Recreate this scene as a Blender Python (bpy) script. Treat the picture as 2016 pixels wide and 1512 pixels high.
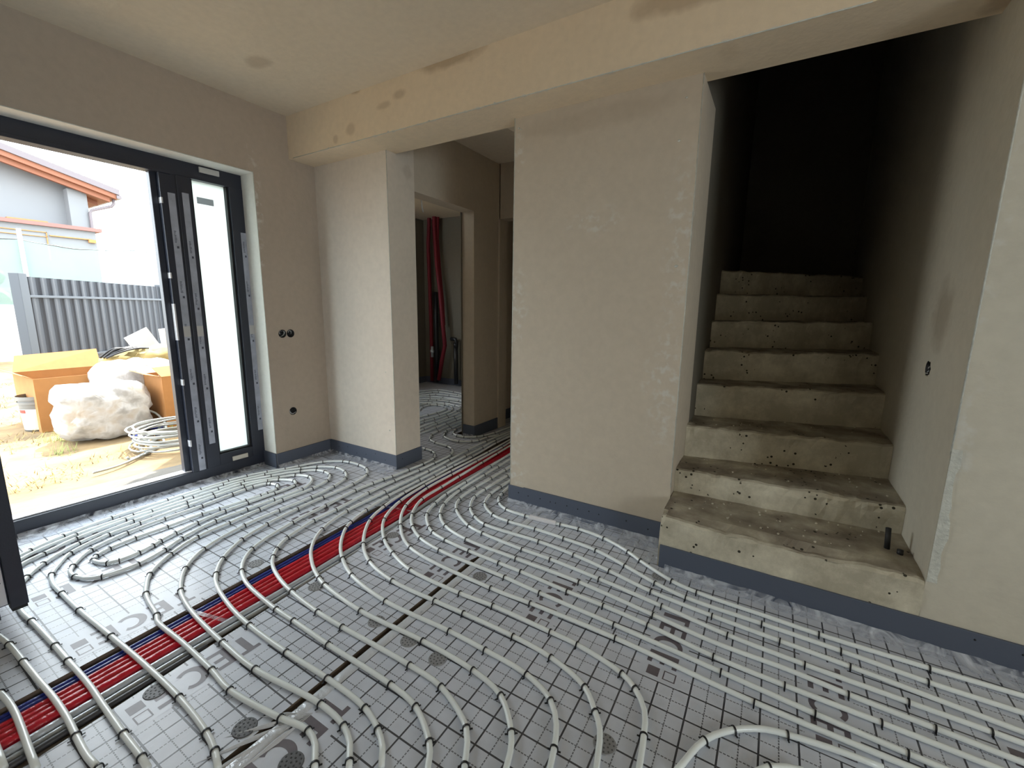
import bpy, bmesh, math, random
from mathutils import Vector, Matrix, noise
# ---------------------------------------------------------------- clear
for o in list(bpy.data.objects): bpy.data.objects.remove(o, do_unlink=True)
S = bpy.context.scene
C = S.collection
random.seed(7)

# ---------------------------------------------------------------- camera
cam_d = bpy.data.cameras.new('camera'); cam = bpy.data.objects.new('camera', cam_d); C.objects.link(cam)
F_PX = 857.0; YAW, PITCH, ROLL = math.radians(-30.967), math.radians(-9.947), math.radians(0.790)
cam_d.sensor_fit = 'HORIZONTAL'; cam_d.sensor_width = 36; cam_d.lens = F_PX/2016*36; cam_d.clip_start = .02
f = Vector((math.sin(YAW)*math.cos(PITCH), math.cos(YAW)*math.cos(PITCH), math.sin(PITCH)))
r = Vector((math.cos(YAW), -math.sin(YAW), 0)); u = r.cross(f)
r2 = math.cos(ROLL)*r + math.sin(ROLL)*u; u2 = -math.sin(ROLL)*r + math.cos(ROLL)*u
m = Matrix((r2, u2, -f)).transposed().to_4x4(); m.translation = (3.178, -2.079, 1.24)
cam.matrix_world = m
S.camera = cam

# ---------------------------------------------------------------- world, sun, window light, exposure
S.view_settings.view_transform = 'Standard'; S.view_settings.look = 'None'
S.view_settings.gamma = 1; S.view_settings.use_curve_mapping = False
S.view_settings.exposure = 0.7
W = bpy.data.worlds.new('sky'); S.world = W; W.use_nodes = True
nt = W.node_tree; bg = nt.nodes['Background']; bg.inputs['Strength'].default_value = 6.0
tc = nt.nodes.new('ShaderNodeTexCoord'); nz = nt.nodes.new('ShaderNodeTexNoise'); nz.inputs['Scale'].default_value = 2.5
nz.inputs['Detail'].default_value = 5
rp = nt.nodes.new('ShaderNodeValToRGB'); rp.color_ramp.elements[0].position = .42; rp.color_ramp.elements[1].position = .6
rp.color_ramp.elements[0].color = (.72, .90, 1, 1); rp.color_ramp.elements[1].color = (1, .99, .97, 1)
nt.links.new(tc.outputs['Generated'], nz.inputs['Vector']); nt.links.new(nz.outputs['Fac'], rp.inputs['Fac'])
nt.links.new(rp.outputs['Color'], bg.inputs['Color'])
def lamp(name, kind, energy, color, loc, direction, size=None, size_y=None, portal=False):
    d = bpy.data.lights.new(name, kind); o = bpy.data.objects.new(name, d); C.objects.link(o)
    d.energy = energy; d.color = color; o.location = loc
    o.rotation_euler = Vector(direction).to_track_quat('-Z', 'Y').to_euler()
    if kind == 'AREA':
        d.shape = 'RECTANGLE'; d.size = size; d.size_y = size_y
        if portal: d.cycles.is_portal = True
    return o
s = lamp('sun', 'SUN', 9.0, (1, .93, .82), (-4, 6, 9), (.69, -.72, -1.88)); s.data.angle = .01
lamp('door_portal', 'AREA', 1, (1, 1, 1), (-.27, -1.0, 1.07), (1, 0, 0), 1.5, 2.1, True)
lamp("bath_window_portal", "AREA", 1, (1, 1, 1), (-1.92, 1.75, 1.45), (1, 0, 0), .8, .9, True)
lamp('window_right_portal', 'AREA', 1, (1, 1, 1), (6.87, -2.75, 1.4), (-1, 0, 0), 1.9, 1.6, True)

# ---------------------------------------------------------------- helpers
def srgb(h, g, b):
    f_ = lambda c: (c/255/12.92 if c <= 10 else ((c/255+.055)/1.055)**2.4)
    return (f_(h), f_(g), f_(b), 1)
def nodes(m):
    m.use_nodes = True; n = m.node_tree; return n, n.nodes['Principled BSDF']
def mat(name, col, rough=.6, metal=0, bump=0, bscale=60, var=0, vscale=8, spec=.5, trans=0, coat=0):
    m = bpy.data.materials.new(name); n, p = nodes(m)
    p.inputs['Base Color'].default_value = col; p.inputs['Roughness'].default_value = rough
    p.inputs['Metallic'].default_value = metal; p.inputs['Specular IOR Level'].default_value = spec
    p.inputs['Transmission Weight'].default_value = trans; p.inputs['Coat Weight'].default_value = coat
    if var or bump:
        g = n.nodes.new('ShaderNodeNewGeometry')
    if var:
        t = n.nodes.new('ShaderNodeTexNoise'); t.inputs['Scale'].default_value = vscale; t.inputs['Detail'].default_value = 6
        n.links.new(g.outputs['Position'], t.inputs['Vector'])
        rr = n.nodes.new('ShaderNodeValToRGB'); rr.color_ramp.elements[0].position = .3; rr.color_ramp.elements[1].position = .7
        rr.color_ramp.elements[0].color = [c*(1-var) for c in col[:3]]+[1]; rr.color_ramp.elements[1].color = [min(1, c*(1+var)) for c in col[:3]]+[1]
        n.links.new(t.outputs['Fac'], rr.inputs['Fac']); n.links.new(rr.outputs['Color'], p.inputs['Base Color'])
    if bump:
        t = n.nodes.new('ShaderNodeTexNoise'); t.inputs['Scale'].default_value = bscale; t.inputs['Detail'].default_value = 4
        n.links.new(g.outputs['Position'], t.inputs['Vector'])
        b = n.nodes.new('ShaderNodeBump'); b.inputs['Strength'].default_value = bump; b.inputs['Distance'].default_value = .01
        n.links.new(t.outputs['Fac'], b.inputs['Height']); n.links.new(b.outputs['Normal'], p.inputs['Normal'])
    return m
def math_(n, op, a, b=None, c=None, clamp=False):
    x = n.nodes.new('ShaderNodeMath'); x.operation = op; x.use_clamp = clamp
    for i, v in enumerate((a, b, c)):
        if v is None: continue
        if isinstance(v, (int, float)): x.inputs[i].default_value = v
        else: n.links.new(v, x.inputs[i])
    return x.outputs[0]
def mixc(n, fac, a, b):
    x = n.nodes.new('ShaderNodeMix'); x.data_type = 'RGBA'
    if isinstance(fac, (int, float)): x.inputs[0].default_value = fac
    else: n.links.new(fac, x.inputs[0])
    for i, v in ((6, a), (7, b)):
        if isinstance(v, tuple): x.inputs[i].default_value = v
        else: n.links.new(v, x.inputs[i])
    return x.outputs[2]
def plaster(name, col, spots=(), lime=(), rough=.85):
    """mottled trowelled plaster; spots = damp marks (centre, radii, strength), lime = pale smears (centre, radii)"""
    m = bpy.data.materials.new(name); n, p = nodes(m); p.inputs['Roughness'].default_value = rough
    p.inputs['Specular IOR Level'].default_value = .25
    g = n.nodes.new('ShaderNodeNewGeometry'); pos = g.outputs['Position']
    def nz(scale, det=5, dist=0):
        t = n.nodes.new('ShaderNodeTexNoise'); t.inputs['Scale'].default_value = scale; t.inputs['Detail'].default_value = det
        t.inputs['Distortion'].default_value = dist; n.links.new(pos, t.inputs['Vector']); return t.outputs['Fac']
    big = nz(1.6, 6); fine = nz(26, 3)
    f1 = math_(n, 'MULTIPLY_ADD', big, .5, .25)
    c = mixc(n, f1, tuple(x*.84 for x in col[:3])+(1,), tuple(min(1, x*1.14) for x in col[:3])+(1,))
    fb = math_(n, 'MULTIPLY_ADD', fine, .16, .92)
    vm = n.nodes.new('ShaderNodeVectorMath'); vm.operation = 'SCALE'; n.links.new(c, vm.inputs[0]); n.links.new(fb, vm.inputs['Scale']); c = vm.outputs[0]
    wob = nz(9, 4)
    def mask(cen, rad, hard):
        a = n.nodes.new('ShaderNodeVectorMath'); a.operation = 'SUBTRACT'; n.links.new(pos, a.inputs[0]); a.inputs[1].default_value = cen
        d = n.nodes.new('ShaderNodeVectorMath'); d.operation = 'DIVIDE'; n.links.new(a.outputs[0], d.inputs[0]); d.inputs[1].default_value = rad
        l = n.nodes.new('ShaderNodeVectorMath'); l.operation = 'LENGTH'; n.links.new(d.outputs[0], l.inputs[0])
        q = math_(n, 'MULTIPLY_ADD', wob, 1.2, l.outputs['Value'])
        return math_(n, 'SMOOTH_MIN', math_(n, 'MULTIPLY_ADD', q, -hard, 1.6*hard, clamp=True), 1.0, .2)
    for cen, rad, st in spots:
        c = mixc(n, math_(n, 'MULTIPLY', mask(cen, rad, 2.0), st*.6), c, (col[0]*.42, col[1]*.34, col[2]*.26, 1))
    for cen, rad in lime:
        sp = math_(n, 'MULTIPLY_ADD', nz(24, 8), 7, -3.5, clamp=True)
        c = mixc(n, math_(n, 'MULTIPLY', mask(cen, rad, 1.6), math_(n, 'MULTIPLY', sp, .7)), c, (.66, .64, .58, 1))
    n.links.new(c, p.inputs['Base Color'])
    b = n.nodes.new('ShaderNodeBump'); b.inputs['Strength'].default_value = .25; b.inputs['Distance'].default_value = .006
    n.links.new(nz(45, 5), b.inputs['Height']); n.links.new(b.outputs['Normal'], p.inputs['Normal'])
    return m

def link(name, me, m=None, parent=None, loc=None, smooth=False):
    o = bpy.data.objects.new(name, me); C.objects.link(o)
    if m and not me.materials: me.materials.append(m)
    if smooth: me.polygons.foreach_set('use_smooth', [True]*len(me.polygons))
    if parent: o.parent = parent
    if loc is not None: o.location = loc
    return o
def from_bm(name, bm, m, parent=None, smooth=False, loc=None):
    me = bpy.data.meshes.new(name); bmesh.ops.recalc_face_normals(bm, faces=bm.faces); bm.to_mesh(me); bm.free()
    return link(name, me, m, parent, loc, smooth)
def pyd(name, v, f_, m, parent=None, smooth=False, loc=None):
    me = bpy.data.meshes.new(name); me.from_pydata(v, [], f_); me.update()
    return link(name, me, m, parent, loc, smooth)
def tag(o, label=None, cat=None, group=None, kind=None):
    if label: o['label'] = label
    if cat: o['category'] = cat
    if group: o['group'] = group
    if kind: o['kind'] = kind
    return o
def empty(name, loc, label, cat, group=None, rz=0):
    o = bpy.data.objects.new(name, None); C.objects.link(o); o.location = loc; o.rotation_euler.z = rz; o.empty_display_size = .1
    return tag(o, label, cat, group)
def box(bm, x0, x1, y0, y1, z0, z1, bev=0):
    vs = [bm.verts.new(p) for p in ((x0,y0,z0),(x1,y0,z0),(x1,y1,z0),(x0,y1,z0),(x0,y0,z1),(x1,y0,z1),(x1,y1,z1),(x0,y1,z1))]
    fs = [bm.faces.new([vs[i] for i in q]) for q in ((3,2,1,0),(4,5,6,7),(0,1,5,4),(1,2,6,5),(2,3,7,6),(3,0,4,7))]
    if bev:
        es = list({e for f_ in fs for e in f_.edges})
        bmesh.ops.bevel(bm, geom=es, offset=bev, segments=2, affect='EDGES', profile=.6)
def prism(bm, pts, a, b, axis='z'):
    """closed outline pts extruded from a to b along axis"""
    def P(p, t): return {'z': (p[0], p[1], t), 'x': (t, p[0], p[1]), 'y': (p[0], t, p[1])}[axis]
    lo = [bm.verts.new(P(p, a)) for p in pts]; hi = [bm.verts.new(P(p, b)) for p in pts]; n = len(pts)
    bm.faces.new(lo); bm.faces.new(hi[::-1])
    for i in range(n): bm.faces.new((lo[i], lo[(i+1) % n], hi[(i+1) % n], hi[i]))
def boxo(name, x0, x1, y0, y1, z0, z1, m, parent=None, bev=0, rel=False):
    """box object; with a parent at P the coordinates are world and are shifted to the parent"""
    bm = bmesh.new(); box(bm, x0, x1, y0, y1, z0, z1, bev)
    if parent and not rel: bmesh.ops.translate(bm, verts=bm.verts, vec=-Vector(parent.location))
    return from_bm(name, bm, m, parent)
def tube_data(pts, rad, sides=8, caps=True):
    """swept round tube: pts list of Vector, rad number or list"""
    v, f_ = [], []; n = len(pts); nrm = None
    for i, p in enumerate(pts):
        t = (pts[min(i+1, n-1)]-pts[max(i-1, 0)]).normalized()
        if nrm is None:
            nrm = t.cross(Vector((0, 0, 1)) if abs(t.z) < .9 else Vector((1, 0, 0))).normalized()
        nrm = (nrm - t*nrm.dot(t)).normalized(); b = t.cross(nrm)
        R = rad[i] if isinstance(rad, list) else rad
        for k in range(sides):
            a = 2*math.pi*k/sides; v.append(p+nrm*(math.cos(a)*R)+b*(math.sin(a)*R))
    for i in range(n-1):
        for k in range(sides):
            k2 = (k+1) % sides
            f_.append((i*sides+k, i*sides+k2, (i+1)*sides+k2, (i+1)*sides+k))
    if caps:
        f_.append(tuple(range(sides))[::-1]); f_.append(tuple((n-1)*sides+k for k in range(sides)))
    return v, f_
def tube(name, pts, rad, m, parent=None, sides=8):
    pts = [Vector(p) for p in pts]
    if parent: pts = [p-Vector(parent.location) for p in pts]
    v, f_ = tube_data(pts, rad, sides)
    return pyd(name, v, f_, m, parent, True)
def spline(P, step=.03):
    """centripetal Catmull-Rom through P (Vectors); returns points and, per input point, its index"""
    P = [Vector(p) for p in P]; Q = [P[0]*2-P[1]] + P + [P[-1]*2-P[-2]]
    out = []; idx = []
    for i in range(1, len(Q)-2):
        p0, p1, p2, p3 = Q[i-1:i+3]
        t0 = 0; t1 = t0+max(1e-4, (p1-p0).length)**.5; t2 = t1+max(1e-4, (p2-p1).length)**.5; t3 = t2+max(1e-4, (p3-p2).length)**.5
        n = max(1, int((p2-p1).length/step)); idx.append(len(out))
        for k in range(n):
            t = t1+(t2-t1)*k/n
            a1 = p0*((t1-t)/(t1-t0))+p1*((t-t0)/(t1-t0)); a2 = p1*((t2-t)/(t2-t1))+p2*((t-t1)/(t2-t1)); a3 = p2*((t3-t)/(t3-t2))+p3*((t-t2)/(t3-t2))
            b1 = a1*((t2-t)/(t2-t0))+a2*((t-t0)/(t2-t0)); b2 = a2*((t3-t)/(t3-t1))+a3*((t-t1)/(t3-t1))
            out.append(b1*((t2-t)/(t2-t1))+b2*((t-t1)/(t2-t1)))
    idx.append(len(out)); out.append(P[-1])
    return out, idx
def interp(tab, y):
    if y <= tab[0][0]: (a, b), (c, d) = tab[0], tab[1]
    else:
        for (a, b), (c, d) in zip(tab, tab[1:]):
            if y <= c: break
    return b+(d-b)*(y-a)/(c-a)

# ---------------------------------------------------------------- materials
PL = srgb(200, 187, 168)
M = {}
M['wall'] = plaster('plaster wall', PL)
M['left'] = plaster('plaster left', srgb(182, 168, 152), lime=[((0, -.27, 1.9), (.04, .05, .5))])
M['ceil'] = plaster('plaster ceiling', srgb(228, 214, 191), [((.552, -.506, 2.574), (.1, .07, .1), .6), ((2.0, -1.2, 2.574), (.12, .09, .1), .25)])
M['beam'] = plaster('plaster beam', srgb(234, 215, 186), [((.745, 0, 2.585), (.06, .2, .03), .9), ((1.118, 0, 2.478), (.06, .2, .03), .6), ((.99, 0, 2.444), (.07, .2, .025), .5),
    ((1.5, 0, 2.575), (.28, .2, .055), .9), ((.525, 0, 2.331), (.035, .2, .035), .55), ((.68, 0, 2.365), (.05, .2, .045), .5), ((2.75, 0, 2.50), (.3, .2, .07), .8), ((2.9, .1, 2.3), (.05, .1, .05), .2), ((3.72, .1, 2.32), (.06, .2, .12), .8)],
    [((1.8, 0, 2.287), (2.2, .02, .012))])
M['center'] = plaster('plaster centre', PL, [((2.3, .2, 2.2), (.6, .1, .06), .25)],
    [((1.83, .2, 1.25), (.09, .1, .28)), ((1.82, .2, .55), (.1, .1, .3)), ((1.83, .2, 2.1), (.05, .1, .16)), ((1.82, .2, .2), (.12, .1, .12)), ((2.74, .2, 1.6), (.09, .1, .5)), ((2.72, .2, .85), (.12, .1, .35)), ((2.3, .2, 1.7), (.2, .1, .08))])
M['stub'] = plaster('plaster stub', srgb(222, 211, 196), [((.781, .40, 2.2), (.05, .05, .06), .35)])
M['right'] = plaster('plaster right', srgb(206, 199, 182), [((3.748, .36, 1.235), (.05, .13, .17), .75)],
    [((3.76, -.02, 1.55), (.03, .04, .5)), ((3.775, -.02, .83), (.04, .04, .22))])
M['raw'] = plaster('shade-toned grey wall', srgb(118, 112, 100))  # dark tone puts stairwell shade into the wall colour; grey bath walls share it
M['reveal'] = plaster('brightened reveal plaster', srgb(240, 236, 226))  # paler tone paints bounced daylight onto the door reveal
M['lime'] = mat('lime filler', srgb(205, 205, 195), .9, bump=.6, bscale=90, var=.12, vscale=40)
def concrete():
    m = plaster('raw concrete', srgb(222, 214, 192)); n = m.node_tree; p = n.nodes['Principled BSDF']
    g = n.nodes.new('ShaderNodeNewGeometry')
    t = n.nodes.new('ShaderNodeTexVoronoi'); t.inputs['Scale'].default_value = 32; n.links.new(g.outputs['Position'], t.inputs['Vector'])
    z = n.nodes.new('ShaderNodeTexNoise'); z.inputs['Scale'].default_value = 7; z.inputs['Detail'].default_value = 5; n.links.new(g.outputs['Position'], z.inputs['Vector'])
    pit = math_(n, 'MULTIPLY', math_(n, 'LESS_THAN', t.outputs['Distance'], .2), math_(n, 'GREATER_THAN', z.outputs['Fac'], .56))
    # dust and dirt lie on the upward faces
    sx = n.nodes.new('ShaderNodeSeparateXYZ'); n.links.new(g.outputs['Normal'], sx.inputs[0])
    z3 = n.nodes.new('ShaderNodeTexNoise'); z3.inputs['Scale'].default_value = 4; z3.inputs['Detail'].default_value = 9; z3.inputs['Roughness'].default_value = .7; n.links.new(g.outputs['Position'], z3.inputs['Vector'])
    top = math_(n, 'MULTIPLY', math_(n, 'MULTIPLY_ADD', sx.outputs['Z'], 2, -1, clamp=True), math_(n, 'MULTIPLY_ADD', z.outputs['Fac'], 2.2, -.45, clamp=True))
    old = p.inputs['Base Color'].links[0].from_socket
    old = mixc(n, math_(n, 'MULTIPLY_ADD', z3.outputs['Fac'], 4, -1.75, clamp=True), mixc(n, .55, old, srgb(128, 118, 98)), old)
    c = mixc(n, math_(n, 'MULTIPLY', top, .8), old, srgb(96, 82, 72))
    c = mixc(n, pit, c, srgb(60, 56, 46)); n.links.new(c, p.inputs['Base Color'])
    return m
M['concrete'] = concrete()
M['strip'] = mat('edge foam', srgb(84, 91, 106), .6, bump=.15, bscale=30)
M['dent'] = mat('edge foam dent', srgb(22, 24, 30), .7)
M['frame'] = mat('anthracite frame', srgb(42, 46, 58), .38, bump=.05, bscale=200)
M['gasket'] = mat('black gasket', srgb(14, 14, 16), .6)
M['silver'] = mat('silver film', srgb(164, 168, 180), .45, var=.18, vscale=14)
M['ink'] = mat('faded ink', srgb(70, 74, 84), .6)
M['keep'] = mat('steel keep', srgb(225, 225, 228), .3, .3)
M['carton'] = mat('grey paper', srgb(190, 188, 184), .8)
M['pack'] = mat('beige packer', srgb(205, 198, 186), .7)
def frosted():
    m = bpy.data.materials.new('frosted glass'); n, p = nodes(m); out = n.nodes['Material Output']
    t = n.nodes.new('ShaderNodeBsdfTranslucent'); t.inputs['Color'].default_value = (.62, .67, .665, 1)
    d = n.nodes.new('ShaderNodeBsdfGlossy'); d.inputs['Roughness'].default_value = .3; d.inputs['Color'].default_value = (.8, .85, .85, 1)
    x = n.nodes.new('ShaderNodeMixShader'); x.inputs[0].default_value = .06
    n.links.new(t.outputs[0], x.inputs[1]); n.links.new(d.outputs[0], x.inputs[2]); n.links.new(x.outputs[0], out.inputs[0]); return m
M['frost'] = frosted()
def stick():
    m = bpy.data.materials.new('paper sticker'); n, p = nodes(m); out = n.nodes['Material Output']; p.inputs['Base Color'].default_value = srgb(150, 152, 158)
    t = n.nodes.new('ShaderNodeBsdfTransparent'); t.inputs['Color'].default_value = (.8, .8, .82, 1); x = n.nodes.new('ShaderNodeMixShader'); x.inputs[0].default_value = .55
    n.links.new(t.outputs[0], x.inputs[1]); n.links.new(p.outputs[0], x.inputs[2]); n.links.new(x.outputs[0], out.inputs[0]); return m
M['sticker'] = stick()
M['pipe'] = mat('white heating pipe', srgb(238, 243, 242), .26, var=.03, vscale=5, coat=.15)
M['pipe_out'] = mat('darker white pipe', srgb(148, 152, 152), .4)  # same white pipe in a darker tone for outdoors
M['clip'] = mat('black clip', srgb(22, 22, 25), .45)
M['paper'] = mat('paper tag', srgb(225, 222, 224), .8, bump=.3, bscale=80)
M['red'] = mat('red pipe insulation', srgb(190, 22, 44), .3, bump=.6, bscale=28, var=.12, vscale=20)
M['red_dark'] = mat('dark red insulation', srgb(120, 14, 34), .6)  # darker, duller red than the trench pipes
M['blue'] = mat('blue pipe insulation', srgb(26, 44, 130), .32, bump=.5, bscale=28)
M['conduit'] = mat('grey conduit', srgb(190, 195, 202), .28, .15, bump=.5, bscale=24)
M['black'] = mat('black conduit', srgb(62, 62, 66), .5)
M['slab'] = mat('raw floor', srgb(112, 98, 84), .95, var=.3)
M['washer'] = mat('grey washer', srgb(86, 86, 88), .5, bump=.2, bscale=150)
M['washer_pale'] = mat('pale washer', srgb(140, 140, 142), .45, bump=.2, bscale=150)
M['washer_dot'] = mat('washer hole', srgb(34, 34, 36), .6)
M['print'] = mat('printed ink', srgb(100, 92, 98), .42, var=.1, vscale=40)
M['foil_plain'] = None
def foil(name, grid=True):
    m = bpy.data.materials.new(name); n, p = nodes(m)
    g = n.nodes.new('ShaderNodeNewGeometry'); pos = g.outputs['Position']
    sx = n.nodes.new('ShaderNodeSeparateXYZ'); n.links.new(pos, sx.inputs[0])
    base = srgb(203, 207, 217)
    t = n.nodes.new('ShaderNodeTexNoise'); t.inputs['Scale'].default_value = 12; t.inputs['Detail'].default_value = 6; n.links.new(pos, t.inputs['Vector'])
    c = mixc(n, t.outputs['Fac'], tuple(x*.82 for x in base[:3])+(1,), tuple(x*1.12 for x in base[:3])+(1,))
    if grid:
        def lines(ax, x0, per, w):
            d = math_(n, 'PINGPONG', math_(n, 'SUBTRACT', ax, x0), per/2)
            return math_(n, 'LESS_THAN', d, w/2)
        X, Y = sx.outputs['X'], sx.outputs['Y']
        a = math_(n, 'MAXIMUM', lines(X, -20+.056, .1, .0055), lines(Y, -20-.022, .1, .0055))
        dx = math_(n, 'LESS_THAN', math_(n, 'FRACT', math_(n, 'DIVIDE', Y, .010)), .72)
        dy = math_(n, 'LESS_THAN', math_(n, 'FRACT', math_(n, 'DIVIDE', X, .010)), .72)
        b = math_(n, 'MAXIMUM', math_(n, 'MULTIPLY', lines(X, -20+.006, .1, .0036), dx), math_(n, 'MULTIPLY', lines(Y, -20+.028, .1, .0036), dy))
        k = math_(n, 'MAXIMUM', a, math_(n, 'MULTIPLY', b, .8))
        c = mixc(n, math_(n, 'MULTIPLY', k, .93), c, srgb(38, 37, 42))
    n.links.new(c, p.inputs['Base Color'])
    p.inputs['Metallic'].default_value = .0
    z = n.nodes.new('ShaderNodeTexNoise'); z.inputs['Scale'].default_value = 5; n.links.new(pos, z.inputs['Vector'])
    p.inputs['Roughness'].default_value = .38; p.inputs['Specular IOR Level'].default_value = .5
    # crinkles: stretched noise
    mp = n.nodes.new('ShaderNodeMapping'); mp.inputs['Scale'].default_value = (55, 14, 30); mp.inputs['Rotation'].default_value = (0, 0, .5); n.links.new(pos, mp.inputs['Vector'])
    w = n.nodes.new('ShaderNodeTexNoise'); w.inputs['Scale'].default_value = 1; w.inputs['Detail'].default_value = 3; w.inputs['Distortion'].default_value = .8; n.links.new(mp.outputs[0], w.inputs['Vector'])
    b = n.nodes.new('ShaderNodeBump'); b.inputs['Strength'].default_value = .22; b.inputs['Distance'].default_value = .006
    hh = math_(n, 'MULTIPLY', w.outputs['Fac'], math_(n, 'MULTIPLY_ADD', z.outputs['Fac'], 1.6, -.3, clamp=True))
    n.links.new(hh, b.inputs['Height']); n.links.new(b.outputs['Normal'], p.inputs['Normal'])
    return m
M['foil'] = foil('printed foil'); M['foil_plain'] = foil('plain foil', False)
M['lip'] = mat('shiny foil lip', srgb(205, 208, 214), .3, .1, bump=.6, bscale=40)
def film():
    m = bpy.data.materials.new('clear film'); n, p = nodes(m); out = n.nodes['Material Output']
    p.inputs['Base Color'].default_value = srgb(228, 232, 240); p.inputs['Roughness'].default_value = .16
    t = n.nodes.new('ShaderNodeBsdfTransparent'); t.inputs['Color'].default_value = (.93, .94, .96, 1)
    g = n.nodes.new('ShaderNodeNewGeometry'); z = n.nodes.new('ShaderNodeTexNoise'); z.inputs['Scale'].default_value = 9; z.inputs['Detail'].default_value = 3; z.inputs['Distortion'].default_value = 2.5
    n.links.new(g.outputs['Position'], z.inputs['Vector'])
    x = n.nodes.new('ShaderNodeMixShader'); n.links.new(math_(n, 'MULTIPLY_ADD', z.outputs['Fac'], 1.5, -.42, clamp=True), x.inputs[0])
    n.links.new(t.outputs[0], x.inputs[1]); n.links.new(p.outputs[0], x.inputs[2]); n.links.new(x.outputs[0], out.inputs[0]); return m
M['film'] = film()
# outdoors
M['ground'] = mat('dry ground', srgb(122, 103, 74), .95, var=.4, vscale=3.5, bump=.8, bscale=14)
M['path'] = mat('sandy path', srgb(90, 86, 81), .95, var=.12, vscale=6, bump=.8, bscale=18)
M['straw'] = mat('dry grass', srgb(150, 128, 72), .8, var=.4, vscale=2)
M['green'] = mat('green weed', srgb(120, 140, 62), .7, var=.3, vscale=30)
M['fence'] = mat('grey steel sheet', srgb(45, 49, 58), .45, .1)
M['fence_post'] = mat('grey steel post', srgb(60, 66, 75), .45, .1)
M['footing'] = mat('fence footing', srgb(190, 176, 150), .95, var=.1)
M['board'] = mat('cardboard', srgb(156, 110, 64), .85, var=.06, vscale=12)
M['house'] = mat('house render', srgb(112, 114, 117), .9, var=.03, vscale=1)
M['timber'] = mat('roof timber', srgb(118, 72, 50), .7)
M['tin'] = mat('roof edge tin', srgb(92, 84, 88), .5)
M['brick_red'] = mat('brown flashing', srgb(124, 80, 74), .6)
M['white'] = mat('white panel', srgb(205, 205, 205), .6)
M['bucket'] = mat('grey bucket', srgb(120, 122, 124), .5)
M['label_y'] = mat('bucket label', srgb(226, 220, 180), .6)
M['label_r'] = mat('bucket label red', srgb(176, 62, 52), .6)
M['label_d'] = mat('bucket label ink', srgb(52, 46, 44), .6)
M['cable'] = mat('black plastic', srgb(30, 30, 34), .4)
M['ypile'] = mat('yellow foam', srgb(150, 132, 84), .8, var=.12, vscale=6, bump=.6, bscale=10)
def sack():
    m = bpy.data.materials.new('bag film'); n, p = nodes(m); out = n.nodes['Material Output']
    g = n.nodes.new('ShaderNodeNewGeometry'); z = n.nodes.new('ShaderNodeTexNoise'); z.inputs['Scale'].default_value = 7; z.inputs['Detail'].default_value = 3
    n.links.new(g.outputs['Position'], z.inputs['Vector'])
    rr = n.nodes.new('ShaderNodeValToRGB'); e = rr.color_ramp.elements; e[0].position = .36; e[0].color = srgb(158, 156, 154); e[1].position = .5; e[1].color = srgb(206, 207, 210)
    q = e.new(.66); q.color = srgb(190, 180, 168)
    n.links.new(z.outputs['Fac'], rr.inputs['Fac']); n.links.new(rr.outputs['Color'], p.inputs['Base Color']); p.inputs['Roughness'].default_value = .25
    b = n.nodes.new('ShaderNodeBump'); b.inputs['Strength'].default_value = .4; b.inputs['Distance'].default_value = .03
    z2 = n.nodes.new('ShaderNodeTexNoise'); z2.inputs['Scale'].default_value = 9; z2.inputs['Distortion'].default_value = 1.5; n.links.new(g.outputs['Position'], z2.inputs['Vector'])
    n.links.new(z2.outputs['Fac'], b.inputs['Height']); n.links.new(b.outputs['Normal'], p.inputs['Normal'])
    t = n.nodes.new('ShaderNodeBsdfTranslucent'); t.inputs['Color'].default_value = (.5, .5, .5, 1)
    x = n.nodes.new('ShaderNodeMixShader'); x.inputs[0].default_value = .3; n.links.new(p.outputs[0], x.inputs[1]); n.links.new(t.outputs[0], x.inputs[2]); n.links.new(x.outputs[0], out.inputs[0])
    return m
M['sack'] = sack()
def net():
    m = bpy.data.materials.new('green net'); n, p = nodes(m); out = n.nodes['Material Output']
    p.inputs['Base Color'].default_value = srgb(124, 142, 138); p.inputs['Roughness'].default_value = .9
    t = n.nodes.new('ShaderNodeBsdfTransparent'); x = n.nodes.new('ShaderNodeMixShader'); x.inputs[0].default_value = .5
    g = n.nodes.new('ShaderNodeNewGeometry'); z = n.nodes.new('ShaderNodeTexNoise'); z.inputs['Scale'].default_value = 1.2; n.links.new(g.outputs['Position'], z.inputs['Vector'])
    n.links.new(math_(n, 'MULTIPLY_ADD', z.outputs['Fac'], .4, .5, clamp=True), x.inputs[0])
    n.links.new(t.outputs[0], x.inputs[1]); n.links.new(p.outputs[0], x.inputs[2]); n.links.new(x.outputs[0], out.inputs[0]); return m
M['net'] = net()
M['foliage'] = mat('foliage', srgb(92, 104, 78), .8, var=.3, vscale=3)

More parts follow.
